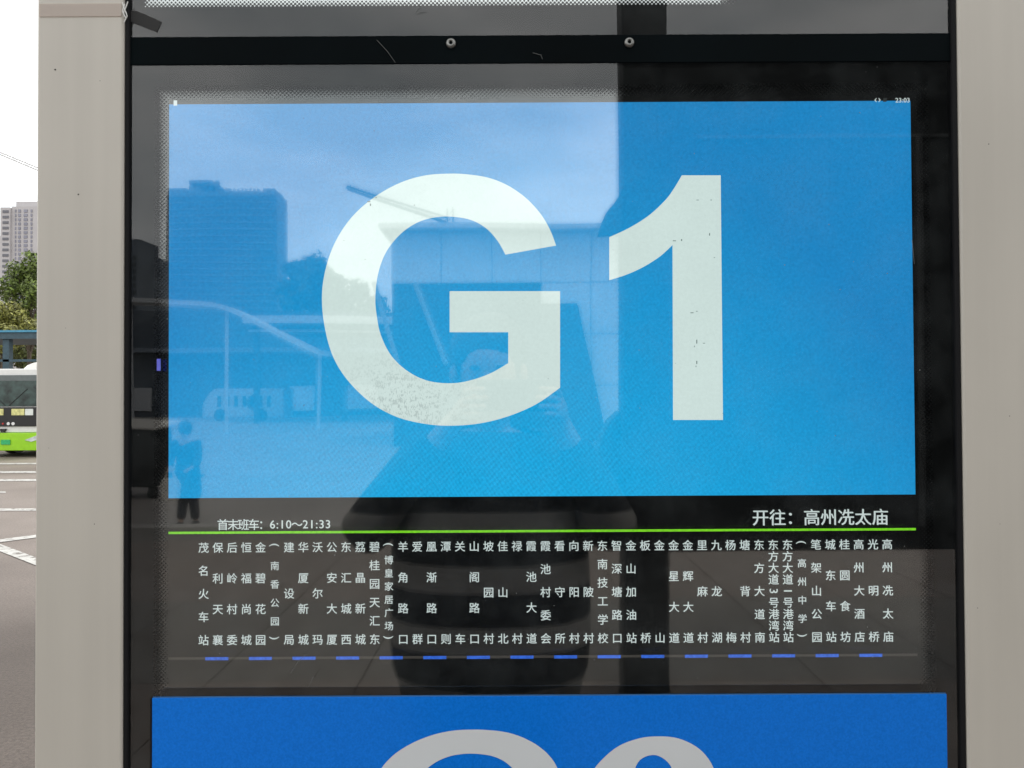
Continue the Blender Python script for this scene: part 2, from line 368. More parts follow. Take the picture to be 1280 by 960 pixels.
# black cross bar between the two panes
MB().box((gx0, -.0012, zband0), (gx1, .02, zband1)).build('cross_bar', black, sign, bevel=.0006)
steel = mat('screw_steel', (.20, .20, .19), .38, metal=1)
for px, py in ((563.5, 53), (787, 52)):
    c = PL(px, py, -.004); mb = MB()
    prof = [(.0058, 0), (.0056, .0012), (.0044, .0026), (.0024, .0034), (0.0022, .0026)]
    n_ = 18; vs = []
    for r_, h_ in prof: vs += [(c.x + r_*math.cos(2*math.pi*i/n_), -.0012 - h_, c.z + r_*math.sin(2*math.pi*i/n_)) for i in range(n_)]
    fs = [(k*n_+i, k*n_+(i+1) % n_, (k+1)*n_+(i+1) % n_, (k+1)*n_+i) for k in range(len(prof)-1) for i in range(n_)]
    fs.append(tuple(range((len(prof)-1)*n_, len(prof)*n_)))
    mb.add(vs, fs); sc = mb.build('screw', steel, sign, smooth=True)
    sk = MB(); sk.tube((c.x, -.0040, c.z), (c.x, -.0036, c.z), .0018, n=6); sk.build('screw_socket', black, sc)

# glass panes (front face at y=0)
glass = glass_mat('sign_glass'); gedge = clear_mat('glass_edge', (.80, .90, .86)); gback = clear_mat('glass_back', (1, 1, 1))
def pane(z0, z1, nm='glass_pane'):
    mb = MB(); x0, x1 = gx0 + .0005, gx1 - .0005
    mb.add([(x0,0,z0),(x1,0,z0),(x1,0,z1),(x0,0,z1)], [(0,1,2,3)])
    mb.cur = 1
    mb.add([(x0,.004,z0),(x1,.004,z0),(x1,.004,z1),(x0,.004,z1),(x0,0,z0),(x1,0,z0),(x1,0,z1),(x0,0,z1)], [(3,2,1,0),(4,0,1,5),(5,1,2,6),(6,2,3,7),(7,3,0,4)]); mb.mi[1] = 2
    me = bpy.data.meshes.new(nm); me.from_pydata(mb.v, [], mb.f); me.materials.append(glass); me.materials.append(gedge); me.materials.append(gback)
    me.polygons.foreach_set('material_index', mb.mi)
    o = bpy.data.objects.new(nm, me); COL.objects.link(o); o.parent = sign; return o
pane(BOTZ, zband0 - .0003)
pane(zband1 + .0003, TOPZ)

# black print on the back of the glass, ending in a halftone of dots round each opening
YF = .0055
def frit_mat(name, x0, x1, z0, z1, fade, dotcol=None):
    mt, n, b = base_mat(name)
    b.inputs['Base Color'].default_value = (.0075, .009, .0092, 1); b.inputs['Roughness'].default_value = .3; b.inputs['IOR'].default_value = 1.16
    t = n.nodes.new('ShaderNodeTexCoord'); sp = n.nodes.new('ShaderNodeSeparateXYZ'); n.links.new(t.outputs['Object'], sp.inputs[0])
    pit = .00455
    u = math_n(n, 'DIVIDE', math_n(n, 'ADD', sp.outputs[0], sp.outputs[2]), pit)
    v = math_n(n, 'DIVIDE', math_n(n, 'SUBTRACT', sp.outputs[0], sp.outputs[2]), pit)
    fu = math_n(n, 'SUBTRACT', math_n(n, 'FRACT', u), .5); fv = math_n(n, 'SUBTRACT', math_n(n, 'FRACT', math_n(n, 'ADD', v, 100)), .5)
    dd = math_n(n, 'SQRT', math_n(n, 'ADD', math_n(n, 'MULTIPLY', fu, fu), math_n(n, 'MULTIPLY', fv, fv)))
    # distance inside the halftone band: 0 at its outer edge, 1 at the opening
    a1 = math_n(n, 'SUBTRACT', sp.outputs[0], x0); a2 = math_n(n, 'SUBTRACT', x1, sp.outputs[0])
    a3 = math_n(n, 'SUBTRACT', sp.outputs[2], z0); a4 = math_n(n, 'SUBTRACT', z1, sp.outputs[2])
    e = math_n(n, 'DIVIDE', math_n(n, 'MINIMUM', math_n(n, 'MINIMUM', a1, a2), math_n(n, 'MINIMUM', a3, a4)), fade)
    rad = math_n(n, 'MULTIPLY_ADD', e, -.50, .56)
    dot = math_n(n, 'LESS_THAN', dd, rad)
    solid = math_n(n, 'LESS_THAN', e, 0.02)
    al = math_n(n, 'MAXIMUM', dot, solid)
    n.links.new(al, b.inputs['Alpha'])
    return mt
def frame_mesh(name, ox0, ox1, oz0, oz1, ix0, ix1, iz0, iz1, y, mt):
    o = MB().add([(ox0,y,oz0),(ox1,y,oz0),(ox1,y,oz1),(ox0,y,oz1),(ix0,y,iz0),(ix1,y,iz0),(ix1,y,iz1),(ix0,y,iz1)],
                 [(0,1,5,4),(1,2,6,5),(2,3,7,6),(3,0,4,7)]).build(name, mt, sign); return o
a = PL(191, 480, YF).x; b_ = PL(1166, 480, YF).x; zt = PL(640, 104, YF).z; zb = PL(640, 905, YF).z
fade = .0150
frame_mesh('printed_border', gx0, gx1, BOTZ, zband0 + .01, a + fade + .002, b_ - fade - .002, zb + fade + .002, zt - fade - .002, YF,
           frit_mat('halftone_print', a, b_, zb, zt, fade))
zt2 = PL(640, 7.5, YF).z
frame_mesh('printed_border', gx0, gx1, zband1 - .005, TOPZ, a + fade - .004, PL(905, 480, YF).x, zt2 + fade, TOPZ - .05, YF,
           frit_mat('halftone_print_top', a - .01, PL(925, 480, YF).x, zt2, TOPZ - .03, fade))

# the screen: dark glossy panel with lit shapes on it
YS = .012
lcd_black, n, b = base_mat('screen_black'); b.inputs['Base Color'].default_value = (.005, .006, .006, 1); b.inputs['Roughness'].default_value = .035; b.inputs['IOR'].default_value = LCD_IOR
screen = MB().box((a - .004, YS, zb - .01), (b_ + .004, YS + .03, zt + .004)).build('screen', lcd_black, sign)
pale_lit = lcd_mat('pale_lit_panel', (.62, .66, .66))
scr2 = MB().box((a - .03, YS, zt2 - .004), (PL(915, 480, YS).x, YS + .03, TOPZ - .02)).build('screen', lcd_black, sign)
MB().box((a - .016, YS - .0006, zt2 + .0), (PL(905, 480, YS).x, YS - .0002, TOPZ - .03)).build('pale_field', pale_lit, scr2)

Y1, Y2, Y3 = YS - .0004, YS - .0008, YS - .0012
blue = lcd_mat('screen_blue', (.010, .240, .58), grain=.12, moire=.10, angle_tint=(.010, .43, .82))
white = lcd_mat('screen_white', (.66, .79, .77), grain=.03, streaks=True)
textm = lcd_mat('screen_text', (.60, .68, .68), grain=.05)
green = lcd_mat('screen_green', (.20, .66, .018), grain=.2)
dashm = lcd_mat('screen_dash_blue', (.03, .13, .66), grain=.3)
barm = lcd_mat('screen_bar_grey', (.045, .04, .035))
dim = lcd_mat('screen_dim', (.03, .035, .035))
def rect(px0, py0, px1, py1, name, mt, y=Y1, parent=screen, slope=True):
    """screen rectangle through two photo corners, level in the world"""
    p, q = PL(px0, py0, y), PL(px1, py1, y)
    return flat([[(p.x, y, p.z), (q.x, y, p.z), (q.x, y, q.z), (p.x, y, q.z)]], name, mt, parent)
bx0 = PL(211, 400, Y1).x; bx1 = PL(1141.5, 400, Y1).x
bz1 = PL(640, 128.4, Y1).z; bz0 = PL(640, 620.6, Y1).z
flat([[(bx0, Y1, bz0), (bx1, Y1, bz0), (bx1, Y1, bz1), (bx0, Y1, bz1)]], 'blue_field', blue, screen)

# big G and 1, traced as outlines
G_out = [(890,302),(868,245),(835,190),(790,140),(740,102),(690,76),(640,60),(580,51),(520,48),(430,54),(340,80),(250,130),(170,200),(110,290),(75,390),(63,490),(75,600),(105,700),(160,785),(240,860),(330,908),(430,932),(520,938),(620,930),(720,905),(820,862),(904,804)]
G_in = [(721,717),(660,752),(590,777),(520,788),(440,780),(370,748),(310,693),(272,620),(256,545),(252,480),(262,400),(290,325),(340,262),(400,221),(460,203),(520,200),(590,212),(645,243),(685,288),(711,334)]
def G_outline(sx=1, sy=1, ox=0, oy=0):
    o = smooth_path(G_out, 5) + [(904, 463), (514, 463), (514, 608), (721, 608)] + smooth_path(G_in, 5)
    return [(380 + x / 2.824, 200 + y / 2.824) for x, y in o]
ONE = [(454,54),(462,917),(286,917),(284,300)] + smooth_path([(284,300),(240,340),(180,378),(120,405),(61,424)], 5)[1:] + smooth_path([(61,272),(130,240),(200,196),(260,140),(292,96),(317,54)], 5)
ONE = [(740 + x / 2.822, 200 + y / 2.822) for x, y in ONE]
def to3(pts, y): return [tuple(PL(x, yy, y)) for x, yy in pts]
flat([to3(G_outline(), Y2)], 'route_letter', white, screen)
flat([to3(ONE, Y2)], 'route_digit', white, screen)
# tiny dark specks of dead pixels on the lit figures
deadm = lcd_mat('dead_pixel', (.13, .18, .17))
mb = MB()
for px, py, w, h in [(461,252,4,1.5),(463,256,1.5,3),(470,247,2,1),(843,301,4,1),(852,300,1.5,2),(872,250,3,.8),(889,250,2,.8),(887,293,1.2,3),(865,391,4,1),(871,389,2,.8),(871,427,1.2,5),(871,453,1.2,4),(880,429,3,.7),(868,433,.8,2),(893,322,1.5,.8),(870,458,.8,2)]:
    p = PL(px, py, Y3); w *= .00089 / 2; h *= .00089 / 2
    mb.add([(p.x-w, Y3, p.z-h), (p.x+w, Y3, p.z-h), (p.x+w, Y3, p.z+h), (p.x-w, Y3, p.z+h)], [(0,1,2,3)])
tag(mb.build('dead_pixels', deadm, screen), kind='stuff')

# ---- writing on the screen
STATIONS = ['茂名火车站','保利天襄','后岭村委','恒福尚城','金碧花园','(南香公园)','建设局','华厦新城','沃尔玛','公安大厦','东汇城西','荔晶新城','碧桂园天汇东','(博皇家居广场)',
 '羊角路口','爱群','凰渐路口','潭则','关车','山阁路口','坡园村','佳山北','禄村','霞池大道','霞池村委会','看守所','向阳村','新陂村','东南技工学校','智深塘路口','金山加油站','板桥','金山',
 '金星大道','金辉大道','里麻村','九龙湖','杨梅','塘背村','东方大道南','东方大道3号港湾站','东方大道1号港湾站','(高州中学)','笔架山公园','城东车站','桂圆食坊','高州大酒店','光明桥','高州冼太庙']
HOURS, DEST, CLOCK = '首末班车：6:10～21:33', '开往：高州冼太庙', '23:03'
chars = sorted(set(''.join(STATIONS) + HOURS + DEST + CLOCK))
tmp = {}
for ch in chars:
    c = bpy.data.curves.new('glyph', 'FONT'); c.body = ch; c.size = 1; c.resolution_u = 3
    o = bpy.data.objects.new('glyph', c); COL.objects.link(o); tmp[ch] = o
bpy.context.view_layer.update(); dg = bpy.context.evaluated_depsgraph_get()
GL = {}
for ch, o in tmp.items():
    me = o.evaluated_get(dg).to_mesh()
    vs = [(v.co.x, v.co.y) for v in me.vertices]; fs = [tuple(p.vertices) for p in me.polygons]
    xs = [v[0] for v in vs] or [0]
    GL[ch] = (vs, fs, min(xs), max(xs)); o.evaluated_get(dg).to_mesh_clear()
for o in tmp.values():
    c = o.data; bpy.data.objects.remove(o); bpy.data.curves.remove(c)
PXM = .85 / 960 * (1 + YS / .85)    # metres per photo pixel on the screen plane
def put(mb, ch, x, z, size, y, rot=0, cx=None, squash=1):
    """glyph with its em-box centre at x, z"""
    vs, fs, x0, x1 = GL[ch]
    cjk = ord(ch) > 0x2000
    ccx = .5 if cjk else (x0 + x1) / 2; ccy = .38 if cjk else .345
    if ch in '()': ccy = .30
    for lay, (du, dv) in enumerate(((-.009, .006), (.009, -.006))):   # struck twice: a heavier stroke
        out_ = []
        for a, b in vs:
            u, v = (a - ccx + du) * size, (b - ccy + dv) * size
            if rot: u, v = v, -u
            out_.append((x + u, y - lay * .00012, z + v * squash))
        mb.add(out_, fs)
def raw(mb, me_name, mt, parent=screen):
    me = bpy.data.meshes.new(me_name); me.from_pydata(mb.v, [], mb.f); me.materials.append(mt)
    o = bpy.data.objects.new(me_name, me); COL.objects.link(o); o.parent = parent; return o
def line_text(s, px0, px1, pyc, size_px, name, latin=1.0):
    adv = []
    for ch in s:
        adv.append((1.0 if ord(ch) > 0x2000 else (.62 if ch not in ':' else .32)))
    tot = sum(adv); p, q = PL(px0, pyc, Y2), PL(px1, pyc, Y2); k = (q.x - p.x) / tot
    mb = MB(); x = p.x; zc = (p.z + q.z) / 2
    for ch, ad in zip(s, adv):
        put(mb, ch, x + ad * k / 2, zc, size_px * PXM, Y2); x += ad * k
    return raw(mb, name, textm)
line_text(HOURS, 272, 414, 655.5, 14.6, 'service_hours_text')
line_text(DEST, 940, 1111, 646.5, 21.4, 'destination_text')
line_text(CLOCK, 1119, 1137.5, 125.2, 8.2, 'clock_text')
nl = PL(254.5, 683.6, Y2); nr = PL(1109, 681.3, Y2); bl = PL(254.5, 800.3, Y2); br = PL(1109, 795.7, Y2)
zt_, zb_ = (nl.z + nr.z) / 2, (bl.z + br.z) / 2
for i, st in enumerate(STATIONS):
    x = nl.x + (nr.x - nl.x) * i / 48; mb = MB(); n_ = len(st)
    for k, ch in enumerate(st):
        z = zt_ + (zb_ - zt_) * k / (n_ - 1)
        if ch in '()':
            put(mb, ch, x, z + (.0025 if ch == '(' else .002), 13.2 * PXM, Y2, rot=1)
        elif ch in '13': put(mb, ch, x, z, 14.5 * PXM, Y2, rot=1)
        elif st[0] == '(': put(mb, ch, x, z, 11.6 * PXM, Y2)
        else: put(mb, ch, x, z, 13.7 * PXM, Y2)
    raw(mb, 'station_name', textm)
# green line, grey bar with blue dashes
gz = PL(640, 664, Y1).z
flat([[(bx0, Y1, gz - .0013), (bx1, Y1, gz - .0013), (bx1, Y1, gz + .0013), (bx0, Y1, gz + .0013)]], 'green_line', green, screen)
pz = PL(640, 821, Y1).z
flat([[(bx0, Y1, pz - .0014), (bx1, Y1, pz - .0014), (bx1, Y1, pz + .0014), (bx0, Y1, pz + .0014)]], 'progress_bar', barm, screen)
for i in range(16):
    x = PL(271 + 54.5 * i, 821, Y2).x
    flat([[(x - .0128, Y2, pz - .0020), (x + .0128, Y2, pz - .0020), (x + .0128, Y2, pz + .0014), (x - .0128, Y2, pz + .0014)]], 'route_dash', dashm, screen)
rect(217, 125.5, 221.5, 132, 'status_icon', textm, Y2)
# small arrows icon beside the clock
p = PL(1097, 125, Y2); mb = MB()
for s in (-1, 1):
    mb.add([(p.x + s*.0012, Y2, p.z - .0026), (p.x + s*.0036, Y2, p.z), (p.x + s*.0012, Y2, p.z + .0026), (p.x + s*.0012, Y2, p.z + .0014), (p.x + s*.0024, Y2, p.z), (p.x + s*.0012, Y2, p.z - .0014)], [(0, 1, 4, 5), (4, 1, 2, 3)])
raw(mb, 'arrows_icon', textm)
p = PL(1106, 125, Y2); flat([[(p.x-.002,Y2,p.z-.002),(p.x+.002,Y2,p.z-.002),(p.x+.0025,Y2,p.z+.0022),(p.x-.0015,Y2,p.z+.0022)]], 'status_icon', dim, screen)
# blue pilot light on the left of the screen frame
ledm = bpy.data.materials.new('blue_led'); ledm.use_nodes = True
lb = ledm.node_tree.nodes['Principled BSDF']; lb.inputs['Emission Color'].default_value = (.02, .02, .8, 1); lb.inputs['Emission Strength'].default_value = .35
p, q = PL(196, 463.5, YF - .001), PL(200.5, 448.5, YF - .001)
MB().box((p.x, YF - .0012, p.z), (q.x, YF - .0003, q.z)).build('pilot_light', ledm, sign)

# printed board below, in front of the glass, cut by the lower edge of the view
pblue, n, b = base_mat('print_blue')
t = n.nodes.new('ShaderNodeTexCoord'); x = n.nodes.new('ShaderNodeTexNoise'); x.inputs['Scale'].default_value = 420; x.inputs['Detail'].default_value = 3
n.links.new(t.outputs['Object'], x.inputs['Vector'])
r = n.nodes.new('ShaderNodeValToRGB'); r.color_ramp.elements[0].position = .3; r.color_ramp.elements[1].position = .7
r.color_ramp.elements[0].color = (.003, .150, .62, 1); r.color_ramp.elements[1].color = (.006, .185, .74, 1)
n.links.new(x.outputs[0], r.inputs[0]); n.links.new(r.outputs[0], b.inputs['Base Color'])
b.inputs['Roughness'].default_value = .16; b.inputs['IOR'].default_value = 1.25
pwhite = mat('print_white', (.62, .645, .66), .25, vary=.02, ior=1.35)
YP = -.0016
qx0, qx1 = PL(190, 920, YP).x, PL(1184, 920, YP).x
qz1 = PL(640, 870.3, YP).z; qz0 = qz1 - .46
pb = MB().box((qx0, YP, qz0), (qx1, -.0003, qz1)).build('printed_board', pblue, sign, bevel=.0004)
mb = MB().box((qx0 + .001, YP + .0002, qz1 + .0001), (qx1 - .001, -.0004, qz1 + .0012)).build('board_edge', mat('board_edge_blue', (.03, .12, .30), .4), sign)
mb = MB().box((qx0 - .0022, YP + .0004, qz0), (qx0 - .0003, -.0004, qz1 - .0006)).build('board_edge', rubber, sign)
# G: same letter, narrower and lower
def xf(pts, cx0, cy0, sx, sy, cx1, cy1): return [(cx1 + (x - cx0) * sx, cy1 + (y - cy0) * sy) for x, y in pts]
G2 = xf(G_outline(), 564, 217, .80, .56, 593, 912)
flat([to3(G2, YP - .0003)], 'route_letter', pwhite, pb)
two_o = smooth_path([(733,988),(742,962),(768,936),(795,924),(820,920.5),(848,923),(874,936),(891,958),(896,985),(888,1015),(862,1045),(820,1070)], 5) + [(898,1070),(898,1100),(728,1100)] + smooth_path([(735,1085),(760,1058),(808,1030),(836,1008),(843,982),(838,957),(820,944),(800,950),(790,972),(786,992)], 5)
flat([to3(two_o, YP - .0003)], 'route_digit', pwhite, pb)

# dust and scratches on the glass
dustm = clear_mat('dust', (.34, .35, .35), .45); mb = MB(); rnd = random.Random(3)
for _ in range(150):
    px, py = rnd.uniform(165, 1190), rnd.uniform(0, 865); p = PL(px, py, -.0003); rr = rnd.choice([.0002, .0003, .0004, .0006]); k = rnd.uniform(.5, 1.6)
    if abs(p.z - (zband0 + zband1) / 2) < .017: continue
    mb.add([(p.x + rr*k*math.cos(t_), -.0003, p.z + rr*math.sin(t_)) for t_ in [i*math.pi/3 + rnd.uniform(-.3, .3) for i in range(6)]], [(0, 1, 2, 3, 4, 5)])
for pts in ([(527,2),(524,9),(518,16)], [(533,14),(521,17)], [(471,50),(484,64),(494,78)], [(666,66),(677,69)], [(676,68),(678,74)], [(363,842),(372,828),(382,818)], [(386,858),(392,846)], [(1140,300),(1143,330)]):
    for p_, q_ in zip(pts, pts[1:]): mb.tube(PL(*p_, -.0016), PL(*q_, -.0016), .00022, n=5)
tag(mb.build('dust', dustm, sign), kind='stuff')


# ================================================================== things beyond the sign, left edge of the view
# ---- city bus
teal = mat('dark_teal_steel', (.035, .075, .10), .5, vary=.2)
LB = 20.8
def q(px, py, L=LB): return D(px, py, L)
bc = D(10, 500, LB); BX = bc.x; BY = bc.y
bus = thing('city_bus', 'white and lime green city bus parked beyond the road markings, seen head on', 'bus', (BX, BY, 0))
def bp_(o): o.parent = bus; return at_world(o, bus)
bw = 1.15; bz0_, bz1_ = .24, D(10, 461, LB).z
bwhite = mat('bus_white', (.72, .72, .70), .3, vary=.04); bgreen = mat('bus_green', (.30, .62, .012), .3, vary=.06)
bglass = mat('bus_windscreen', (.028, .05, .045), .16, vary=.8, scale=5); bdark = mat('bus_black', (.012, .012, .013), .35)  # mottled green of the windscreen is its reflections painted into the colour
z = lambda py: D(10, py, LB).z
prof = [(-bw, z(541)), (-bw, z(475)), (-bw+.07, z(464)), (-bw+.2, z(461)), (bw-.2, z(461)), (bw-.07, z(464)), (bw, z(475)), (bw, z(541))]
bp_(MB().prism([(BX+x, zz) for x, zz in prof], BY, BY + 8.2).build('body', bwhite, bevel=.03))
low = [(-bw, z(541)+.004), (-bw-.015, z(556)), (-bw+.12, z(563)), (bw-.12, z(563)), (bw+.015, z(556)), (bw, z(541)+.004)]
bp_(MB().prism([(BX+x, zz-.006) for x, zz in low], BY - .06, BY + 8.1).build('bumper', bgreen, bevel=.02))
wsv = [(-bw+.08, z(508)), (-bw+.06, z(478)), (-bw+.16, z(469)), (bw-.16, z(469)), (bw-.06, z(478)), (bw-.08, z(508))]
ws = bp_(MB().prism([(BX+x, zz) for x, zz in wsv], BY - .03, BY + .02).build('windscreen', bglass, bevel=.01))
bp_(MB().box((BX-bw+.10, BY-.028, z(476)), (BX+bw-.10, BY-.036, z(469)+.0)).build('destination_box', mat('sign_grey', (.12, .14, .14), .3)))
bp_(MB().box((BX-bw+.04, BY-.045, z(533)), (BX+bw-.04, BY+.01, z(509))).build('front_grille', bdark, bevel=.015))
pst = mat('cream_poster', (.62, .60, .25), .6, vary=.3, scale=12); pst2 = mat('pale_poster', (.68, .72, .68), .6, vary=.1)
for x0, x1, mm_ in ((-9, 6, pst), (16, 32, pst), (33, 43, pst2)):
    p, r_ = D(x0, 519, LB), D(x1, 511, LB); bp_(MB().box((p.x, BY-.06, p.z), (r_.x, BY-.047, r_.z)).build('dashboard_poster', mm_))
lt = mat('white_mark', (.75, .75, .75), .5); rd = mat('red_mark', (.45, .03, .03), .5)
for x0, x1, mm_ in ((-2, 1, lt), (4, 6.5, rd), (10, 14, lt), (16, 20, lt)):
    p, r_ = D(x0, 531.5, LB), D(x1, 527.5, LB); bp_(MB().tube(((p.x+r_.x)/2, BY-.062, (p.z+r_.z)/2), ((p.x+r_.x)/2, BY-.046, (p.z+r_.z)/2), (r_.x-p.x)/2, n=8).build('lamp_dot', mm_))
bp_(MB().prism([(D(1,537,LB).x, z(536)), (D(9,537,LB).x, z(536)), (D(7,539,LB).x, z(540)), (D(3,539,LB).x, z(540))], BY-.07, BY-.01).build('emblem', bdark))
plate_m = mat('plate_green', (.03, .42, .14), .4, vary=.2, scale=20)
p, r_ = D(3.5, 555.5, LB), D(15, 549.5, LB); bp_(MB().box((p.x, BY-.085, p.z), (r_.x, BY-.068, r_.z)).build('number_plate', plate_m))
hl = mat('headlamp', (.55, .58, .60), .15, vary=.3, scale=9)
for s in (-1, 1):
    c = BX + s * .66
    bp_(MB().prism([(c - s*.16, z(550)), (c + s*.36, z(541)), (c + s*.40, z(547)), (c + s*.02, z(552))], BY-.078, BY-.04).build('headlight', hl))
    bp_(MB().tube((BX + s*.9 - s*.26, BY+1.5, .42), (BX + s*.9, BY+1.5, .42), .42, n=24).build('wheel', bdark))
    bp_(MB().tube((BX + s*.9 - s*.26, BY+6.2, .42), (BX + s*.9, BY+6.2, .42), .42, n=24).build('wheel', bdark))
    mr_ = MB().bar((BX + s*1.1, BY, z(468)), (BX + s*1.3, BY-.25, z(474)), .04).box((BX + s*1.3 - .08, BY-.32, z(492)), (BX + s*1.3 + .08, BY-.22, z(474)))
    bp_(mr_.build('wing_mirror', bdark))
p0 = D(21, 460, LB); dome = [(p0.x, z(461)+.002), (p0.x+.12, z(456)), (p0.x+.28, z(453)), (p0.x+.45, z(452)), (p0.x+1.0, z(452)), (p0.x+1.0, z(461)+.002)]
bp_(MB().prism(dome, BY + .25, BY + 2.6).build('roof_pod', mat('roof_pod_white', (.8, .78, .74), .5), bevel=.03))
for s in (-1, 1):
    bp_(MB().bar((BX + s*.05, BY-.04, z(507)), (BX + s*.55, BY-.04, z(486)), .012).build('wiper', bdark))
    for k in range(5):
        bp_(MB().box((BX + s*bw - .01, BY+.5+k*1.5, z(505)), (BX + s*bw + .01, BY+1.8+k*1.5, z(474))).build('side_window', bglass))

# ---- blue roofed shelter behind the bus
LS = 29.0
sh = thing('bus_shelter', 'long dark teal bus shelter roof on posts behind the parked bus', 'bus shelter', (D(20, 500, LS).x, D(20, 500, LS).y, 0))
def sp_(o): o.parent = sh; return at_world(o, sh)
xa, xb_ = D(-140, 420, LS).x, D(120, 420, LS).x; ys = D(0, 420, LS).y
blue_edge = mat('blue_roof_edge', (.06, .26, .40), .5)
sp_(MB().box((xa, ys, D(20, 423.5, LS).z), (xb_, ys + 3.4, D(20, 415.5, LS).z)).build('roof', teal))
sp_(MB().box((xa, ys - .06, D(20, 415.4, LS).z), (xb_, ys + 3.4, D(20, 412.8, LS).z)).build('roof_edge', blue_edge))
sp_(MB().box((xa, ys + .1, D(20, 452, LS).z), (xb_, ys + .2, D(20, 449, LS).z)).build('rail', teal))
for px in (-95, 5, 100):
    x = D(px, 450, LS).x; sp_(MB().box((x - .12, ys + .1, 0), (x + .12, ys + .34, D(5, 423.6, LS).z)).build('post', teal))

# ---- trees
def tree(name, label, base, H, Rr, cz, leafcol, n_leaf=2600, leaf=.16, seed=1, group=None, squash=.9, clumps=16):
    rnd = random.Random(seed)
    t_ = thing(name, label, 'tree', base, group)
    bark = mat('bark', (.09, .07, .05), .9, vary=.3, scale=14, bump=.5, bscale=30)
    mb = MB(); top = Vector((0, 0, cz)); mb.tube((0, 0, 0), (0, 0, cz*.55), Rr*.09, Rr*.065, 10); mb.tube((0, 0, cz*.54), (rnd.uniform(-.2, .2), 0, cz), Rr*.065, Rr*.03, 8)
    cl = []
    for i in range(clumps):
        a = rnd.uniform(0, 6.283); u = rnd.uniform(-1, 1); r_ = Rr * rnd.uniform(.35, .85); s_ = math.sqrt(1 - u*u)
        c = Vector((math.cos(a)*s_*r_, math.sin(a)*s_*r_, cz + u*r_*squash)); cl.append((c, Rr * rnd.uniform(.22, .42)))
        mb.tube((0, 0, cz * rnd.uniform(.5, .9)), c, Rr*.03, Rr*.008, 6)
    o = mb.build('trunk', bark, t_)
    vs, fs, mi = [], [], []
    for i in range(n_leaf):
        c, r_ = rnd.choice(cl); d = Vector((rnd.gauss(0, 1), rnd.gauss(0, 1), rnd.gauss(0, 1))).normalized() * r_ * rnd.uniform(.5, 1.1)
        p = c + d; nrm = (d.normalized() + Vector((rnd.gauss(0, .5), rnd.gauss(0, .5), rnd.gauss(0, .5)))).normalized()
        u = nrm.orthogonal().normalized(); v = nrm.cross(u); a = rnd.uniform(0, 6.28); u, v = u*math.cos(a)+v*math.sin(a), v*math.cos(a)-u*math.sin(a)
        l = leaf * rnd.uniform(.7, 1.4); k = len(vs)
        vs += [p - u*l, p + v*l*.45, p + u*l, p - v*l*.45]; fs.append((k, k+1, k+2, k+3)); mi.append(rnd.choice([0, 0, 1, 2]))
    me = bpy.data.meshes.new('crown'); me.from_pydata([tuple(v) for v in vs], [], fs)
    for k in (1, .6, 1.6):
        me.materials.append(mat('leaves', [c*k for c in leafcol], .55, vary=.25, scale=3))
    me.polygons.foreach_set('material_index', mi)
    o = bpy.data.objects.new('crown', me); COL.objects.link(o); o.parent = t_
    return t_
b1 = D(37, 360, 38); tree('broadleaf_tree', 'dark green broadleaf tree beside the post, in front of the pale tower block', (b1.x, b1.y, 0), 8, 1.35, D(37, 362, 38).z, (.12, .165, .032), 6500, .095, 3, squash=1.4, clumps=24)
b1 = D(4, 400, 36); tree('broadleaf_tree', 'low yellowish green tree above the shelter roof at the left edge', (b1.x, b1.y, 0), 5, 1.5, D(4, 409, 36).z, (.20, .20, .045), 9000, .085, 5, squash=.75, clumps=22)
b1 = D(42, 420, 41); tree('broadleaf_tree', 'olive green tree low behind the shelter, next to the post', (b1.x, b1.y, 0), 5, 2.4, D(42, 432, 41).z, (.10, .12, .03), 9000, .09, 9, squash=.7, clumps=22)
b1 = D(-30, 425, 42); tree('broadleaf_tree', 'tree behind the shelter just outside the left edge', (b1.x, b1.y, 0), 5, 2.6, D(-30, 425, 42).z, (.10, .11, .03), 3000, .15, 11, squash=.8)

# ---- tower block
LT = 165.0
tw = thing('tower_block', 'tall pale grey residential tower with rows of small windows above the dark tree', 'building', (D(50, 400, LT).x, LT, 0))
def tp(o): o.parent = tw; return at_world(o, tw)
conc = mat('hazed_concrete', (.46, .44, .445), .8, vary=.05, scale=.3); winm = mat('tower_windows', (.22, .22, .27), .4, vary=.15, scale=.5)  # haze is put into these colours: pale walls, windows lifted towards them
tx = lambda px: D(px, 400, LT).x
tz = lambda py: D(20, py, LT).z
yT = D(20, 400, LT).y
tp(MB().box((tx(2), yT - .6, 0), (tx(13.9), yT + 14, tz(260))).build('side_wing', conc))
tp(MB().box((tx(14), yT, 0), (tx(110), yT + 20, tz(258))).build('wall', conc))
tp(MB().box((tx(12), yT + 2, tz(258) + .01), (tx(100), yT + 16, tz(249))).build('roof_parapet', conc))
mb = MB(); fl = 24
for k in range(fl):
    zc = tz(264 + k*6.8)
    if zc < 1: break
    mb.box((tx(5.2), yT - .72, zc - .5), (tx(12.6), yT - .62, zc + .05))
tag(tp(mb.build('window', mat('tower_slots', (.13, .13, .15), .5))), kind='stuff')
mb = MB()
for x0, x1 in ((18.5, 19.8), (22.5, 25.5), (29.5, 34), (38, 40), (47, 50), (54, 58), (64, 68)):
    for k in range(28):
        zc = tz(262 + k*5.4)
        if zc < 1.2: break
        mb.box((tx(x0), yT - .12, zc - .62), (tx(x1), yT - .02, zc))
tag(tp(mb.build('window', winm)), kind='stuff')
tw2 = thing('tower_block', 'second pale tower, only a sliver showing at the left edge', 'building', (D(-30, 400, 190).x, 190, 0))
o = MB().box((D(-90, 400, 190).x, 190, 0), (D(1.4, 400, 190).x, 205, D(0, 294, 190).z)).build('wall', conc, tw2); at_world(o, tw2)
mb = MB()
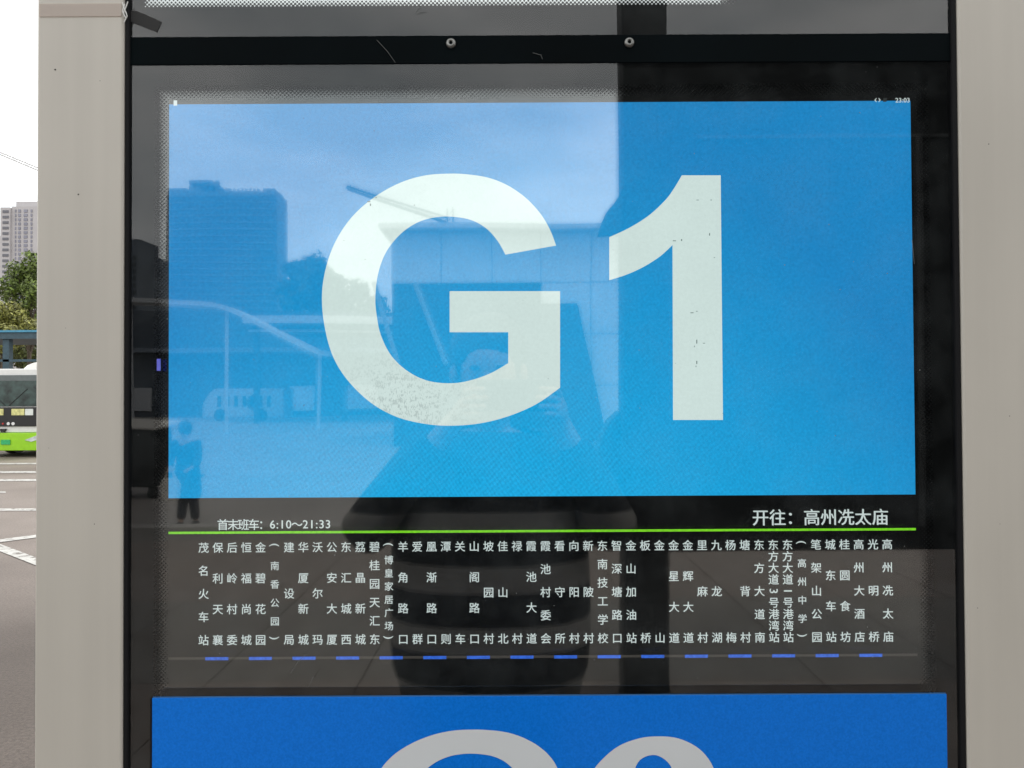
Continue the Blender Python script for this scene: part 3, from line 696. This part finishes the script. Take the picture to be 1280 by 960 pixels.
for k in range(20): mb.box((D(-60, 400, 190).x, 189.9, D(0, 300+k*8, 190).z-.6), (D(-8, 400, 190).x, 189.98, D(0, 300+k*8, 190).z))
o = mb.build('window_band', winm, tw2); at_world(o, tw2); o['kind'] = 'stuff'

# ---- tower crane whose jib crosses the sky
def crane(label, tip, root, mast_x, tower_base, w, col, yy):
    c = thing('tower_crane', label, 'crane', (mast_x, yy, 0))
    mb = MB(); tip, root = Vector(tip), Vector(root); n_ = 26; up_ = Vector((0, 0, w))
    mb.bar(tip, root, w*.34); mb.bar(tip + up_*.5, root + up_, w*.3); mb.bar(tip + Vector((0, w, 0)), root + Vector((0, w, 0)), w*.16)
    for i in range(n_):
        a, b = tip.lerp(root, i/n_), tip.lerp(root, (i+1)/n_); mb.bar(a, b + up_, w*.08); mb.bar(b + up_, b, w*.08)
    o = mb.build('jib', col, c); at_world(o, c)
    mb = MB(); zt_ = root.z + w*2.5
    for dx, dy in ((0, 0), (w, 0), (w, w), (0, w)): mb.bar((mast_x+dx, yy+dy, 0), (mast_x+dx, yy+dy, zt_), w*.14)
    k = 0; zz = 0
    while zz < zt_ - w: mb.bar((mast_x, yy, zz), (mast_x+w, yy, zz+w), w*.08); mb.bar((mast_x, yy+w, zz), (mast_x, yy, zz+w), w*.08); zz += w
    o = mb.build('mast', col, c); at_world(o, c)
    return c
LC = 200
crm = mat('crane_grey', (.42, .41, .40), .6)
ta, tb = D(-60, 168, LC), D(140, 252, LC)
crane('pale tower crane jib slanting down across the sky at the left', ta, tb, tb.x, 0, .9, crm, tb.y)

# ================================================================== the place behind the camera, seen mirrored in the glass
dk = mat('near_black_steel', (.012, .013, .014), .6, vary=.3)
# ---- large dark advertising board on a post
LA = 3.6
pA = V(812, 700, LA)
ad = thing('advertising_board', 'big black advertising board on thick black posts, mirrored over the right half of the screen', 'advertising board', (pA.x, pA.y, .1))
def adp(o): o.parent = ad; return at_world(o, ad)
x0, x1 = V(780, 400, LA).x, V(1420, 400, LA).x
adp(MB().box((x0, pA.y - .12, V(1000, 690, LA).z), (x1, pA.y, V(1000, 52, LA).z)).build('panel', mat('board_face', (.010, .011, .012), .7, spec=.2, vary=.4, scale=1.2), bevel=.01))
mb = MB(); mb.prism([(V(x, y, LA).x, V(x, y, LA).z) for x, y in ((757,550),(768,527),(782,514),(782,690),(733,690),(738,610))], pA.y - .30, pA.y - .125); adp(mb.build('dark_filler', dk, bevel=.01))  # dark filler added left of the board to darken the mirrored ground
adp(MB().box((V(784, 480, LA).x, pA.y - .3, .09), (V(843, 480, LA).x, pA.y - .122, 4.4)).build('post', dk, bevel=.015))
adp(MB().box((V(1290, 480, LA).x, pA.y - .3, .09), (V(1350, 480, LA).x, pA.y - .122, 4.4)).build('post', dk, bevel=.015))
fr_ = mat('dark_frame', (.022, .024, .025), .5)
gx = V(1148, 480, LA).x
mb = MB().box((gx, pA.y + .002, V(1000, 660, LA).z), (gx + .03, pA.y + .012, V(1000, 172, LA).z)).box((x0 + .35, pA.y + .002, V(1000, 172, LA).z), (x1 - .1, pA.y + .012, V(1000, 168, LA).z))
adp(mb.build('moulding', fr_))
mb = MB(); pts = [(782,222),(776,236),(768,250),(758,262),(752,276),(749,290),(782,290)]
mb.prism([(V(x, y, LA).x, V(x, y, LA).z) for x, y in pts], pA.y - .10, pA.y - .02); adp(mb.build('bracket', dk))

# ---- pale tiled hall wall behind the photographer
LW = 24.0
pw = V(600, 400, LW)
hall = thing('station_hall', 'pale station building faced with large square panels, mirrored behind the big letter', 'building', (pw.x, pw.y, 0))
def hp(o): o.parent = hall; return at_world(o, hall)
xs = [V(490 + 62.5*i, 400, LW).x for i in range(11)]; zs = [V(600, 289 + 64*j, LW).z for j in range(5)] + [0.0]
hp(MB().box((xs[0], pw.y - 9, 0), (xs[-1], pw.y - .1, zs[0])).build('wall', mat('hall_wall', (.22, .235, .25), .8)))
panel_m = mat('pale_panel', (.66, .68, .70), .45, vary=.06, scale=1.5)
for i in range(10):
    for j in range(5):
        if zs[j] - zs[j+1] < .15: continue
        if i < 3 and j >= 1: continue
        hp(MB().box((xs[i] + .014, pw.y - .099, zs[j+1] + .014), (xs[i+1] - .014, pw.y, zs[j] - .014)).build('facade_panel', panel_m))
hp(MB().box((xs[0] - .3, pw.y - 9.2, zs[0] + .002), (xs[-1] + .3, pw.y + .5, zs[0] + .16)).build('roof', mat('pale_roof', (.62, .62, .64), .6)))
lobby = mat('dark_lobby', (.03, .035, .045), .5)
hp(MB().box((xs[0] + .02, pw.y - .098, 0), (xs[3] - .02, pw.y - .05, zs[1] - .02)).build('lobby_front', lobby))
hp(MB().prism([(V(x_, y_, LW - .3).x, V(x_, y_, LW - .3).z) for x_, y_ in ((640, 381), (722, 381), (757, 548), (640, 560))], pw.y + .02, pw.y + .8).build('entrance_block', lobby))
for i, (xa_, ya_, xb2, yb2) in enumerate(((468, 352, 497, 455), (520, 352, 560, 455))):
    hp(MB().bar(V(xa_, ya_, LW - .2), V(xb2, yb2, LW - .2), .14).build('column', mat('column_grey', (.32, .34, .36), .6)))

# ---- big office building and its smaller neighbour
LO = 150.0
pb_ = V(285, 400, LO); of = thing('office_building', 'broad dark office building with a framed roof tower, mirrored upper left on the screen', 'building', (pb_.x, pb_.y, 0))
def op(o): o.parent = of; return at_world(o, of)
ox = lambda px: V(px, 400, LO).x
oz = lambda py: V(285, py, LO).z
yo = pb_.y
bl_c = mat('building_blue_grey', (.15, .18, .225), .7, vary=.1, scale=.2); bl_w = mat('office_glass', (.025, .035, .05), .4, vary=.2, scale=.5)
op(MB().box((ox(209), yo - 7, 0), (ox(345), yo, oz(240))).build('wall', bl_c))
mb = MB()
for k in range(20):
    zc = oz(250 + k*8.2)
    if zc < 2: break
    for j in range(17):
        xx = ox(212 + j*8); mb.box((xx, yo + .02, zc - .85), (xx + .9, yo + .1, zc))
tag(op(mb.build('window', bl_w)), kind='stuff')
mb = MB()
for k in range(20):
    zc = oz(246 + k*8.2)
    if zc < 2: break
    mb.box((ox(209), yo + .12, zc - .15), (ox(345), yo + .45, zc + .15))
tag(op(mb.build('ledge', bl_c)), kind='stuff')
op(MB().box((ox(209), yo - 6, oz(240) + .02), (ox(232), yo - .2, oz(235))).build('roof_block', bl_c))
op(MB().box((ox(330), yo - 6, oz(240) + .02), (ox(343), yo - .2, oz(236))).build('roof_block', bl_c))
mb = MB()
for x in (236, 244, 252, 260, 269): mb.box((ox(x) - .35, yo - 8, oz(240) + .02), (ox(x) + .35, yo - 7.3, oz(224))); mb.box((ox(x) - .35, yo - 2, oz(240) + .02), (ox(x) + .35, yo - 1.3, oz(224)))
mb.box((ox(234), yo - 8.5, oz(228)), (ox(263), yo - .9, oz(224))); mb.box((ox(234), yo - 8.5, oz(240)), (ox(250), yo - .9, oz(232))); mb.box((ox(255), yo - 8.5, oz(232)), (ox(271), yo - .9, oz(229.5)))
op(mb.build('roof_tower', bl_c))
mb = MB()
for k in range(11): mb.box((ox(273 + k*5), yo - .6, oz(240) + .02), (ox(275 + k*5), yo - .2, oz(236.5)))
tag(op(mb.build('parapet_post', bl_c)), kind='stuff')
of2 = thing('office_building', 'narrow dark building mirrored in the black border left of the screen', 'building', (V(165, 400, 90).x, V(165, 400, 90).y, 0))
y2 = V(165, 400, 90).y
o = MB().box((V(120, 400, 90).x, y2 - 8, 0), (V(174, 400, 90).x, y2, V(165, 313, 90).z)).box((V(150, 400, 90).x, y2 - 6, V(165, 313, 90).z), (V(170, 400, 90).x, y2 - 1, V(165, 296, 90).z)).build('wall', bl_c, of2); at_world(o, of2)
mb = MB()
for k in range(12):
    zc = V(165, 320 + k*9, 90).z
    for j in range(5): mb.box((V(126+j*10, 400, 90).x, y2 + .02, zc-.5), (V(131+j*10, 400, 90).x, y2 + .06, zc))
o = mb.build('window', bl_w, of2); at_world(o, of2); o['kind'] = 'stuff'

# ---- mirrored trees right of the office building
for k, (px, py, L, r_, lab) in enumerate(((372, 348, 70, 3.0, 'dark round tree mirrored beside the office building'), (398, 372, 64, 2.8, 'lower dark tree mirrored left of the big letter'),
                                     (440, 384, 66, 3.0, 'dark tree mirrored behind the curve of the big letter'))):
    p = V(px, py, L); tree('street_tree', lab, (p.x, p.y, 0), 5, r_, p.z, (.03, .06, .03), 2200, .34, 20 + k, clumps=18)
# ---- crane in the mirrored sky
ta, tb = V(433, 235, 120), V(560, 280, 120)
crane('dark tower crane mirrored in the sky above the big letter', ta, tb, tb.x, 0, .9, mat('crane_dark', (.06, .08, .12), .6), tb.y)

# ---- curved white platform canopy and long canopy
LK = 34.0
cp = thing('curved_canopy', 'white curved platform canopy sweeping down on posts, mirrored below the office building', 'canopy', (V(280, 400, LK).x, V(280, 400, LK).y, 0))
def kp(o): o.parent = cp; return at_world(o, cp)
wh = mat('canopy_white', (.50, .52, .55), .5, vary=.05); under = mat('canopy_underside', (.05, .06, .075), .7)
pts = smooth_path([(120,372),(170,374),(215,376),(262,378),(285,384),(310,396),(350,418),(390,438),(404,440)], 4)
yk = V(280, 400, LK).y
top = [V(x, y, LK) for x, y in pts]
mb = MB()
for a, b in zip(top, top[1:]):
    mb.add([(a.x,yk,a.z),(b.x,yk,b.z),(b.x,yk,b.z-.20),(a.x,yk,a.z-.20),(a.x,yk-1.6,a.z),(b.x,yk-1.6,b.z),(b.x,yk-1.6,b.z-.20),(a.x,yk-1.6,a.z-.20)],
           [(0,1,2,3),(4,7,6,5),(0,4,5,1),(3,2,6,7),(0,3,7,4),(1,5,6,2)])
kp(mb.build('roof', wh))
for px, py in ((280, 383), (160, 374), (395, 441)):
    p = V(px, py, LK); kp(MB().box((p.x - .06, yk - .4, 0), (p.x + .06, yk - .28, p.z - .15)).build('post', wh))
LN = 46.0
cn = thing('long_canopy', 'long flat canopy with a white fascia, mirrored across the left of the big letter', 'canopy', (V(400, 400, LN).x, V(400, 400, LN).y, 0))
def np_(o): o.parent = cn; return at_world(o, cn)
yn = V(400, 400, LN).y; xN0, xN1 = V(303, 400, LN).x, V(640, 400, LN).x
np_(MB().box((xN0, yn - .3, V(400, 404, LN).z), (xN1, yn, V(400, 394.5, LN).z)).build('fascia', wh))
np_(MB().box((xN0, yn - 12, V(400, 403, LN).z), (xN1, yn - .31, V(400, 397, LN).z)).build('roof', under))
np_(MB().box((xN0, yn - 1.2, V(400, 414, LN).z), (xN1, yn - 1.0, V(400, 411, LN).z)).build('beam', wh))
for px in (308, 420, 530): 
    x = V(px, 400, LN).x; np_(MB().box((x - .15, yn - 2, 0), (x + .15, yn - 1.7, V(400, 403.2, LN).z)).build('post', under))
LH = 62.0
dh = thing('ticket_hall', 'long low dark station hall mirrored behind the canopies', 'building', (V(300, 450, LH).x, V(300, 450, LH).y, 0))
def dp(o): o.parent = dh; return at_world(o, dh)
yd = V(300, 450, LH).y; dkb = mat('dark_hall', (.045, .06, .085), .7, vary=.2, scale=.4)
dp(MB().box((V(-200, 450, LH).x, yd - 14, 0), (V(860, 450, LH).x, yd, V(300, 390, LH).z)).build('wall', dkb))
dp(MB().box((V(-200, 450, LH).x, yd + .01, V(300, 442, LH).z), (V(860, 450, LH).x, yd + .8, V(300, 437, LH).z)).build('ledge', mat('hall_ledge', (.16, .19, .24), .6)))
pale = mat('pale_shopfront', (.42, .44, .47), .6, vary=.1)
for x0, x1 in ((362, 392), (431, 470), (120, 190)):
    dp(MB().box((V(x0, 450, LH).x, yd + .01, V(300, 513, LH).z), (V(x1, 450, LH).x, yd + .15, V(300, 484, LH).z)).build('shopfront', pale))

# ---- white coach mirrored far behind
LV = 52.0
yv = V(300, 500, LV).y; vx0, vx1 = V(254, 500, LV).x, V(354, 500, LV).x; vt, vb = V(300, 486, LV).z, .28
van = thing('coach', 'white coach side on with dark side windows, mirrored in the lower left of the screen', 'coach', ((vx0+vx1)/2, yv, 0))
def vp(o): o.parent = van; return at_world(o, van)
vp(MB().prism([(vx0, vb), (vx0 + .02, vt*.55), (vx0 + .5, vt*.9), (vx0 + .9, vt), (vx1, vt), (vx1, vb)], yv - 2.3, yv).build('body', mat('coach_white', (.40, .42, .44), .4), bevel=.04))
for k in range(7):
    xx = vx0 + 1.0 + k*.55; vp(MB().box((xx, yv + .002, vt*.45), (xx + .25, yv + .03, vt*.78)).build('side_window', bglass))
for xx in (vx0 + 1.2, vx1 - 1.5):
    wz = .42; wl = vp(MB().tube((xx, yv - .2, wz), (xx, yv + .05, wz), .42, n=20).build('wheel', bdark))
vp(MB().prism([(vx1-2.0+.5*math.cos(a_), vt*.58+.5*math.sin(a_)) for a_ in [i*math.pi/8 for i in range(16)]], yv+.004, yv+.03).build('round_decal', mat('decal_blue', (.07, .10, .14), .4)))

# ---- dark cabinet with a pale lid at the left border
LQ = 12.0
pc = V(168, 560, LQ); cb = thing('luggage_trolley', 'dark box trolley with a pale flat top, mirrored in the black border at the left', 'trolley', (pc.x, pc.y, 0))
def cbp(o): o.parent = cb; return at_world(o, cb)
zq = lambda py: V(168, py, LQ).z
xq = lambda px: V(px, 560, LQ).x
cbp(MB().box((xq(120), pc.y - .7, .18), (xq(190), pc.y, zq(536))).build('box', dk, bevel=.03))
cbp(MB().add([(xq(110), pc.y+.1, zq(534)), (xq(198), pc.y+.1, zq(537)), (xq(198), pc.y-.9, zq(530)), (xq(110), pc.y-.9, zq(526)), (xq(110), pc.y+.1, zq(532)), (xq(198), pc.y+.1, zq(535)), (xq(198), pc.y-.9, zq(528)), (xq(110), pc.y-.9, zq(524))],
     [(0,3,2,1),(4,5,6,7),(0,1,5,4),(1,2,6,5),(2,3,7,6),(3,0,4,7)]).build('top', mat('pale_top', (.45, .42, .38), .6)))
for x in (xq(125), xq(185)):
    cbp(MB().tube((x - .04, pc.y - .1, .1), (x + .04, pc.y - .1, .1), .1, n=14).build('wheel', bdark))
cbp(MB().bar((xq(192), pc.y-.35, zq(537)), (xq(202), pc.y-.35, zq(575)), .04).build('handle', dk))

# ------------------------------------------------------------------ people
def skin_mesh(name, joints, edges, radii, mt, sub=2, root=0):
    me = bpy.data.meshes.new(name); me.from_pydata([tuple(j) for j in joints], edges, [])
    o = bpy.data.objects.new(name, me); COL.objects.link(o)
    s = o.modifiers.new('skin', 'SKIN'); s.use_smooth_shade = True
    for i, r_ in enumerate(radii):
        r2 = r_ if isinstance(r_, tuple) else (r_, r_); me.skin_vertices[0].data[i].radius = r2
        me.skin_vertices[0].data[i].use_root = (i == root)
    ss = o.modifiers.new('sub', 'SUBSURF'); ss.levels = sub; ss.render_levels = sub
    bpy.context.view_layer.update(); d = bpy.context.evaluated_depsgraph_get()
    nm = bpy.data.meshes.new_from_object(o.evaluated_get(d)); nm.name = name; nm.materials.clear(); nm.materials.append(mt)
    nm.polygons.foreach_set('use_smooth', [True]*len(nm.polygons))
    bpy.data.objects.remove(o); bpy.data.meshes.remove(me)
    o = bpy.data.objects.new(name, nm); COL.objects.link(o); return o
def blob(name, c, r, mt, parent, n=16, zmin=None):
    bm = bmesh.new(); bmesh.ops.create_uvsphere(bm, u_segments=n, v_segments=n//2+2, radius=1)
    rnd = random.Random(hash(name) % 99)
    for v in bm.verts:
        k = 1 + .03*math.sin(v.co.x*7 + v.co.z*5); v.co = Vector((v.co.x*r[0]*k, v.co.y*r[1]*k, v.co.z*r[2]))
        if zmin is not None and v.co.z < zmin: v.co.z = zmin
        v.co += Vector(c)
    me = bpy.data.meshes.new(name); bm.to_mesh(me); bm.free(); me.materials.append(mt); me.polygons.foreach_set('use_smooth', [True]*len(me.polygons))
    o = bpy.data.objects.new(name, me); COL.objects.link(o); o.parent = parent; return o
skinm = mat('skin', (.28, .165, .115), .5, vary=.08); hairm = mat('black_hair', (.010, .009, .009), .5, vary=.3, scale=30); trou = mat('dark_trousers', (.018, .02, .028), .85, vary=.2)
shoe = mat('dark_shoes', (.02, .02, .02), .6)
# striped sweater: broad bands knitted in, by height on the garment
stripe, n, b = base_mat('striped_sweater'); b.inputs['Roughness'].default_value = .9
t = n.nodes.new('ShaderNodeTexCoord'); sp = n.nodes.new('ShaderNodeSeparateXYZ'); n.links.new(t.outputs['Object'], sp.inputs[0])
ph = math_n(n, 'MULTIPLY_ADD', sp.outputs[2], 1/.148, -.05)
st = math_n(n, 'GREATER_THAN', math_n(n, 'FRACT', ph), .56)
lo_ = math_n(n, 'LESS_THAN', sp.outputs[2], 1.32); st = math_n(n, 'MULTIPLY', st, lo_)
cm = n.nodes.new('ShaderNodeMix'); cm.data_type = 'RGBA'; cm.inputs[6].default_value = (.012, .014, .017, 1); cm.inputs[7].default_value = (.17, .158, .148, 1)
n.links.new(st, cm.inputs[0]); n.links.new(cm.outputs[2], b.inputs['Base Color'])

ppl = thing('person', 'person in a dark striped sweater holding up a phone, mirrored mid screen', 'person', (0, 0, 0))
PX, PYY = V(612, 600, 1.98).x, V(612, 600, 1.98).y
ph_y = -DIST - .016
hand = {}
J = []; E_ = []; RR = []
def jt(p, r, par=None):
    J.append(Vector(p)); RR.append(r); i = len(J) - 1
    if par is not None: E_.append((par, i))
    return i
pel = jt((PX, PYY, .93), (.15, .11)); wst = jt((PX, PYY, 1.10), (.135, .10), pel); chs = jt((PX, PYY + .01, 1.30), (.155, .115), wst); ups = jt((PX, PYY, 1.43), (.12, .09), chs)
nk = jt((PX, PYY + .01, 1.515), .052, ups); jaw = jt((PX, PYY + .03, 1.575), .066, nk); hd = jt((PX, PYY + .025, 1.66), (.082, .095), jaw); crn = jt((PX, PYY + .01, 1.735), (.068, .08), hd)
arms = {}
for s in (-1, 1):
    sh_ = jt((PX + s*.17, PYY, 1.425), .062, ups); el = jt((PX + s*.33, PYY + .10, 1.24), .044, sh_)
    hx = s * .082
    wr = jt((hx * 1.15 + PX*.25 + s*.03, ph_y - .07, 1.535), .027, el); pm = jt((hx + s*.012, ph_y - .030, 1.575), (.036, .018), wr)
    arms[s] = (sh_, el, wr, pm)
    # four fingers of different lengths closing round the phone, thumb from the side of the palm
    for k, (dz, ln) in enumerate(((.030, .070), (.012, .076), (-.006, .070), (-.022, .056))):
        a_ = jt((hx + s*.022, ph_y - .006, 1.578 + dz), .0085, pm); b2 = jt((hx + s*.014, ph_y + .008 - .004, 1.580 + dz*1.05), .008, a_)
        jt((hx - s*(ln - .045), ph_y + .0085 - .003, 1.582 + dz*1.08), .0068, b2)
    th = jt((hx + s*.002, ph_y - .040, 1.595), .010, pm); t2 = jt((hx - s*.018, ph_y - .026, 1.608), .009, th); jt((hx - s*.036, ph_y - .019, 1.612), .0075, t2)
for s in (-1, 1):
    hp_ = jt((PX + s*.09, PYY, .88), .09, pel); kn = jt((PX + s*.11, PYY + .03, .52), .058, hp_); an_ = jt((PX + s*.12, PYY, .17), .040, kn); hl_ = jt((PX + s*.12, PYY - .01, .135), .036, an_); jt((PX + s*.14, PYY + .15, .125), .03, hl_)
body = skin_mesh('body', J, E_, RR, skinm, 2); body.parent = ppl
# sweater over trunk and arms
sj = [J[pel] + Vector((0, 0, -.24)), J[wst], J[chs], J[ups], J[nk] + Vector((0, 0, .0))]; sr_ = [(.29, .18), (.285, .175), (.275, .17), (.215, .15), .10]; se = [(0, 1), (1, 2), (2, 3), (3, 4)]
for s in (-1, 1):
    a_, b2, c2, _ = arms[s]; k = len(sj); sj += [J[a_], J[b2], J[c2].lerp(J[b2], .12)]; sr_ += [.088, .068, .045]; se += [(3, k), (k, k+1), (k+1, k+2)]
o = skin_mesh('striped_sweater', sj, se, sr_, stripe, 2); o.parent = ppl
tj = [J[pel] + Vector((0, 0, .0)), J[pel] + Vector((0, 0, -.06))]; tr_ = [(.165, .125), (.16, .125)]; te = [(0, 1)]
for s in (-1, 1):
    base = Vector((PX + s*.09, PYY, .80)); k = len(tj); tj += [base, Vector((PX + s*.11, PYY + .03, .52)), Vector((PX + s*.12, PYY, .19))]; tr_ += [.10, .078, .065]; te += [(1, k), (k, k+1), (k+1, k+2)]
o = skin_mesh('trousers', tj, te, tr_, trou, 2); o.parent = ppl
for s in (-1, 1): blob('shoe', (PX + s*.135, PYY + .06, .145), (.05, .14, .045), shoe, ppl, zmin=-.034)
blob('hair', (PX, PYY - .025, 1.715), (.103, .112, .105), hairm, ppl, 20)
blob('hood', (PX, PYY - .10, 1.50), (.16, .09, .09), mat('hood_dark', (.014, .016, .019), .9), ppl)
for s in (-1, 1):
    blob('eye', (PX + s*.032, PYY + .108, 1.668), (.012, .008, .007), mat('eye_dark', (.02, .015, .012), .2), ppl, 8)
    blob('ear', (PX + s*.088, PYY + .01, 1.65), (.012, .022, .033), skinm, ppl, 8)
blob('nose', (PX, PYY + .122, 1.635), (.014, .018, .024), skinm, ppl, 8)
blob('mouth', (PX, PYY + .106, 1.595), (.026, .008, .008), mat('lips', (.30, .12, .10), .5), ppl, 8)
phn = thing('mobile_phone', 'dark phone held up in landscape by the person in the striped sweater', 'phone', (0, ph_y, 1.6))
MB().box((-.078, -.004, -.036), (.078, .004, .036)).build('case', mat('phone_black', (.012, .012, .014), .2), phn, bevel=.003)
MB().box((-.070, -.0052, -.033), (.070, -.0041, .033)).build('screen', bdark, phn)
MB().box((.040, .0042, -.004), (.070, .0062, .024)).build('camera_bump', bdark, phn, bevel=.0008)
for dx, dz in ((.048, .016), (.062, .016), (.048, .004)):
    MB().tube((dx, .0063, dz), (dx, .0070, dz), .0045, n=14).build('lens', bglass, phn)

# second, smaller figure walking past with a bag, mirrored at the lower left
LP2 = 9.5
c2 = V(234, 600, LP2); wx, wy = c2.x, c2.y; hz = V(234, 526, LP2).z; k = hz / 1.62
wk = thing('person', 'small stooping person in a dark coat, mirrored at the lower left of the blue screen', 'person', (0, 0, 0))
def w(x, y, z_): return Vector((wx + x*k, wy + y*k, .0 + z_*k))
J = []; E_ = []; RR = []
pel = jt(w(0, 0, .85), (.13*k, .11*k)); wst = jt(w(.01, .02, 1.02), (.12*k, .10*k), pel); chs = jt(w(.02, .05, 1.20), (.14*k, .11*k), wst); ups = jt(w(.02, .07, 1.31), (.11*k, .09*k), chs)
nk = jt(w(.015, .10, 1.38), .045*k, ups); hd = jt(w(.01, .13, 1.48), (.075*k, .085*k), nk); jt(w(.01, .12, 1.56), .06*k, hd)
for s in (-1, 1):
    a1_ = jt(w(.02 + s*.16, .07, 1.29), .055*k, ups); a2_ = jt(w(s*.22, .12, 1.03), .04*k, a1_); a3_ = jt(w(s*.16, .26, .92), .026*k, a2_); a4_ = jt(w(s*.13, .32, .90), (.03*k, .018*k), a3_)
    for q_ in range(4): f1 = jt(w(s*.12 + (q_-1.5)*.016, .35, .885), .009*k, a4_); jt(w(s*.115 + (q_-1.5)*.016, .37, .86), .0075*k, f1)
    f1 = jt(w(s*.09, .33, .90), .009*k, a4_); jt(w(s*.08, .355, .885), .008*k, f1)
    b1_ = jt(w(s*.08, 0, .80), .08*k, pel); b2_ = jt(w(s*.10, .06*s, .46), .055*k, b1_); b3_ = jt(w(s*.10, -.04*s, .08), .04*k, b2_); jt(w(s*.12, .10 - .04*s, .045), .035*k, b3_)
o = skin_mesh('body', J, E_, RR, skinm, 1); o.parent = wk
coat = mat('dark_coat', (.018, .02, .026), .9, vary=.2)
sj = [w(0, 0, .34), w(0, .01, .90), J[wst], J[chs], J[ups]]; sr_ = [(.24*k, .19*k), (.21*k, .15*k), (.17*k, .14*k), (.19*k, .15*k), (.14*k, .11*k)]; se = [(0,1),(1,2),(2,3),(3,4)]
for s in (-1, 1):
    m_ = len(sj); sj += [w(.02 + s*.16, .07, 1.29), w(s*.22, .12, 1.03), w(s*.17, .24, .93)]; sr_ += [.08*k, .065*k, .05*k]; se += [(4, m_), (m_, m_+1), (m_+1, m_+2)]
o = skin_mesh('coat', sj, se, sr_, coat, 2); o.parent = wk
sj = [w(0, 0, .80)]; sr_ = [.15*k]; se = []
for s in (-1, 1):
    m_ = len(sj); sj += [w(s*.08, 0, .72), w(s*.10, .06*s, .46), w(s*.10, -.04*s, .10)]; sr_ += [.10*k, .085*k, .075*k]; se += [(0, m_), (m_, m_+1), (m_+1, m_+2)]
o = skin_mesh('trousers', sj, se, sr_, trou, 2); o.parent = wk
blob('hair', w(.01, .10, 1.52), (.105*k, .11*k, .12*k), hairm, wk)
for s in (-1, 1): blob('shoe', w(s*.11, .04 - .04*s, .045), (.05*k, .13*k, .05*k), shoe, wk)
bag = thing('shoulder_bag', 'pale cloth bag carried by the small stooping person', 'bag', w(-.18, .22, .60))
bm_ = mat('pale_cloth', (.45, .42, .38), .9)
MB().prism([(-.10, -.14), (.10, -.14), (.12, .05), (.08, .13), (-.08, .13), (-.12, .05)], -.05, .05).build('pouch', bm_, bag, bevel=.02)
MB().bar((-.07, 0, .12), (.0, 0, .30), .02).bar((.07, 0, .12), (.0, 0, .30), .02).build('strap', bm_, bag)
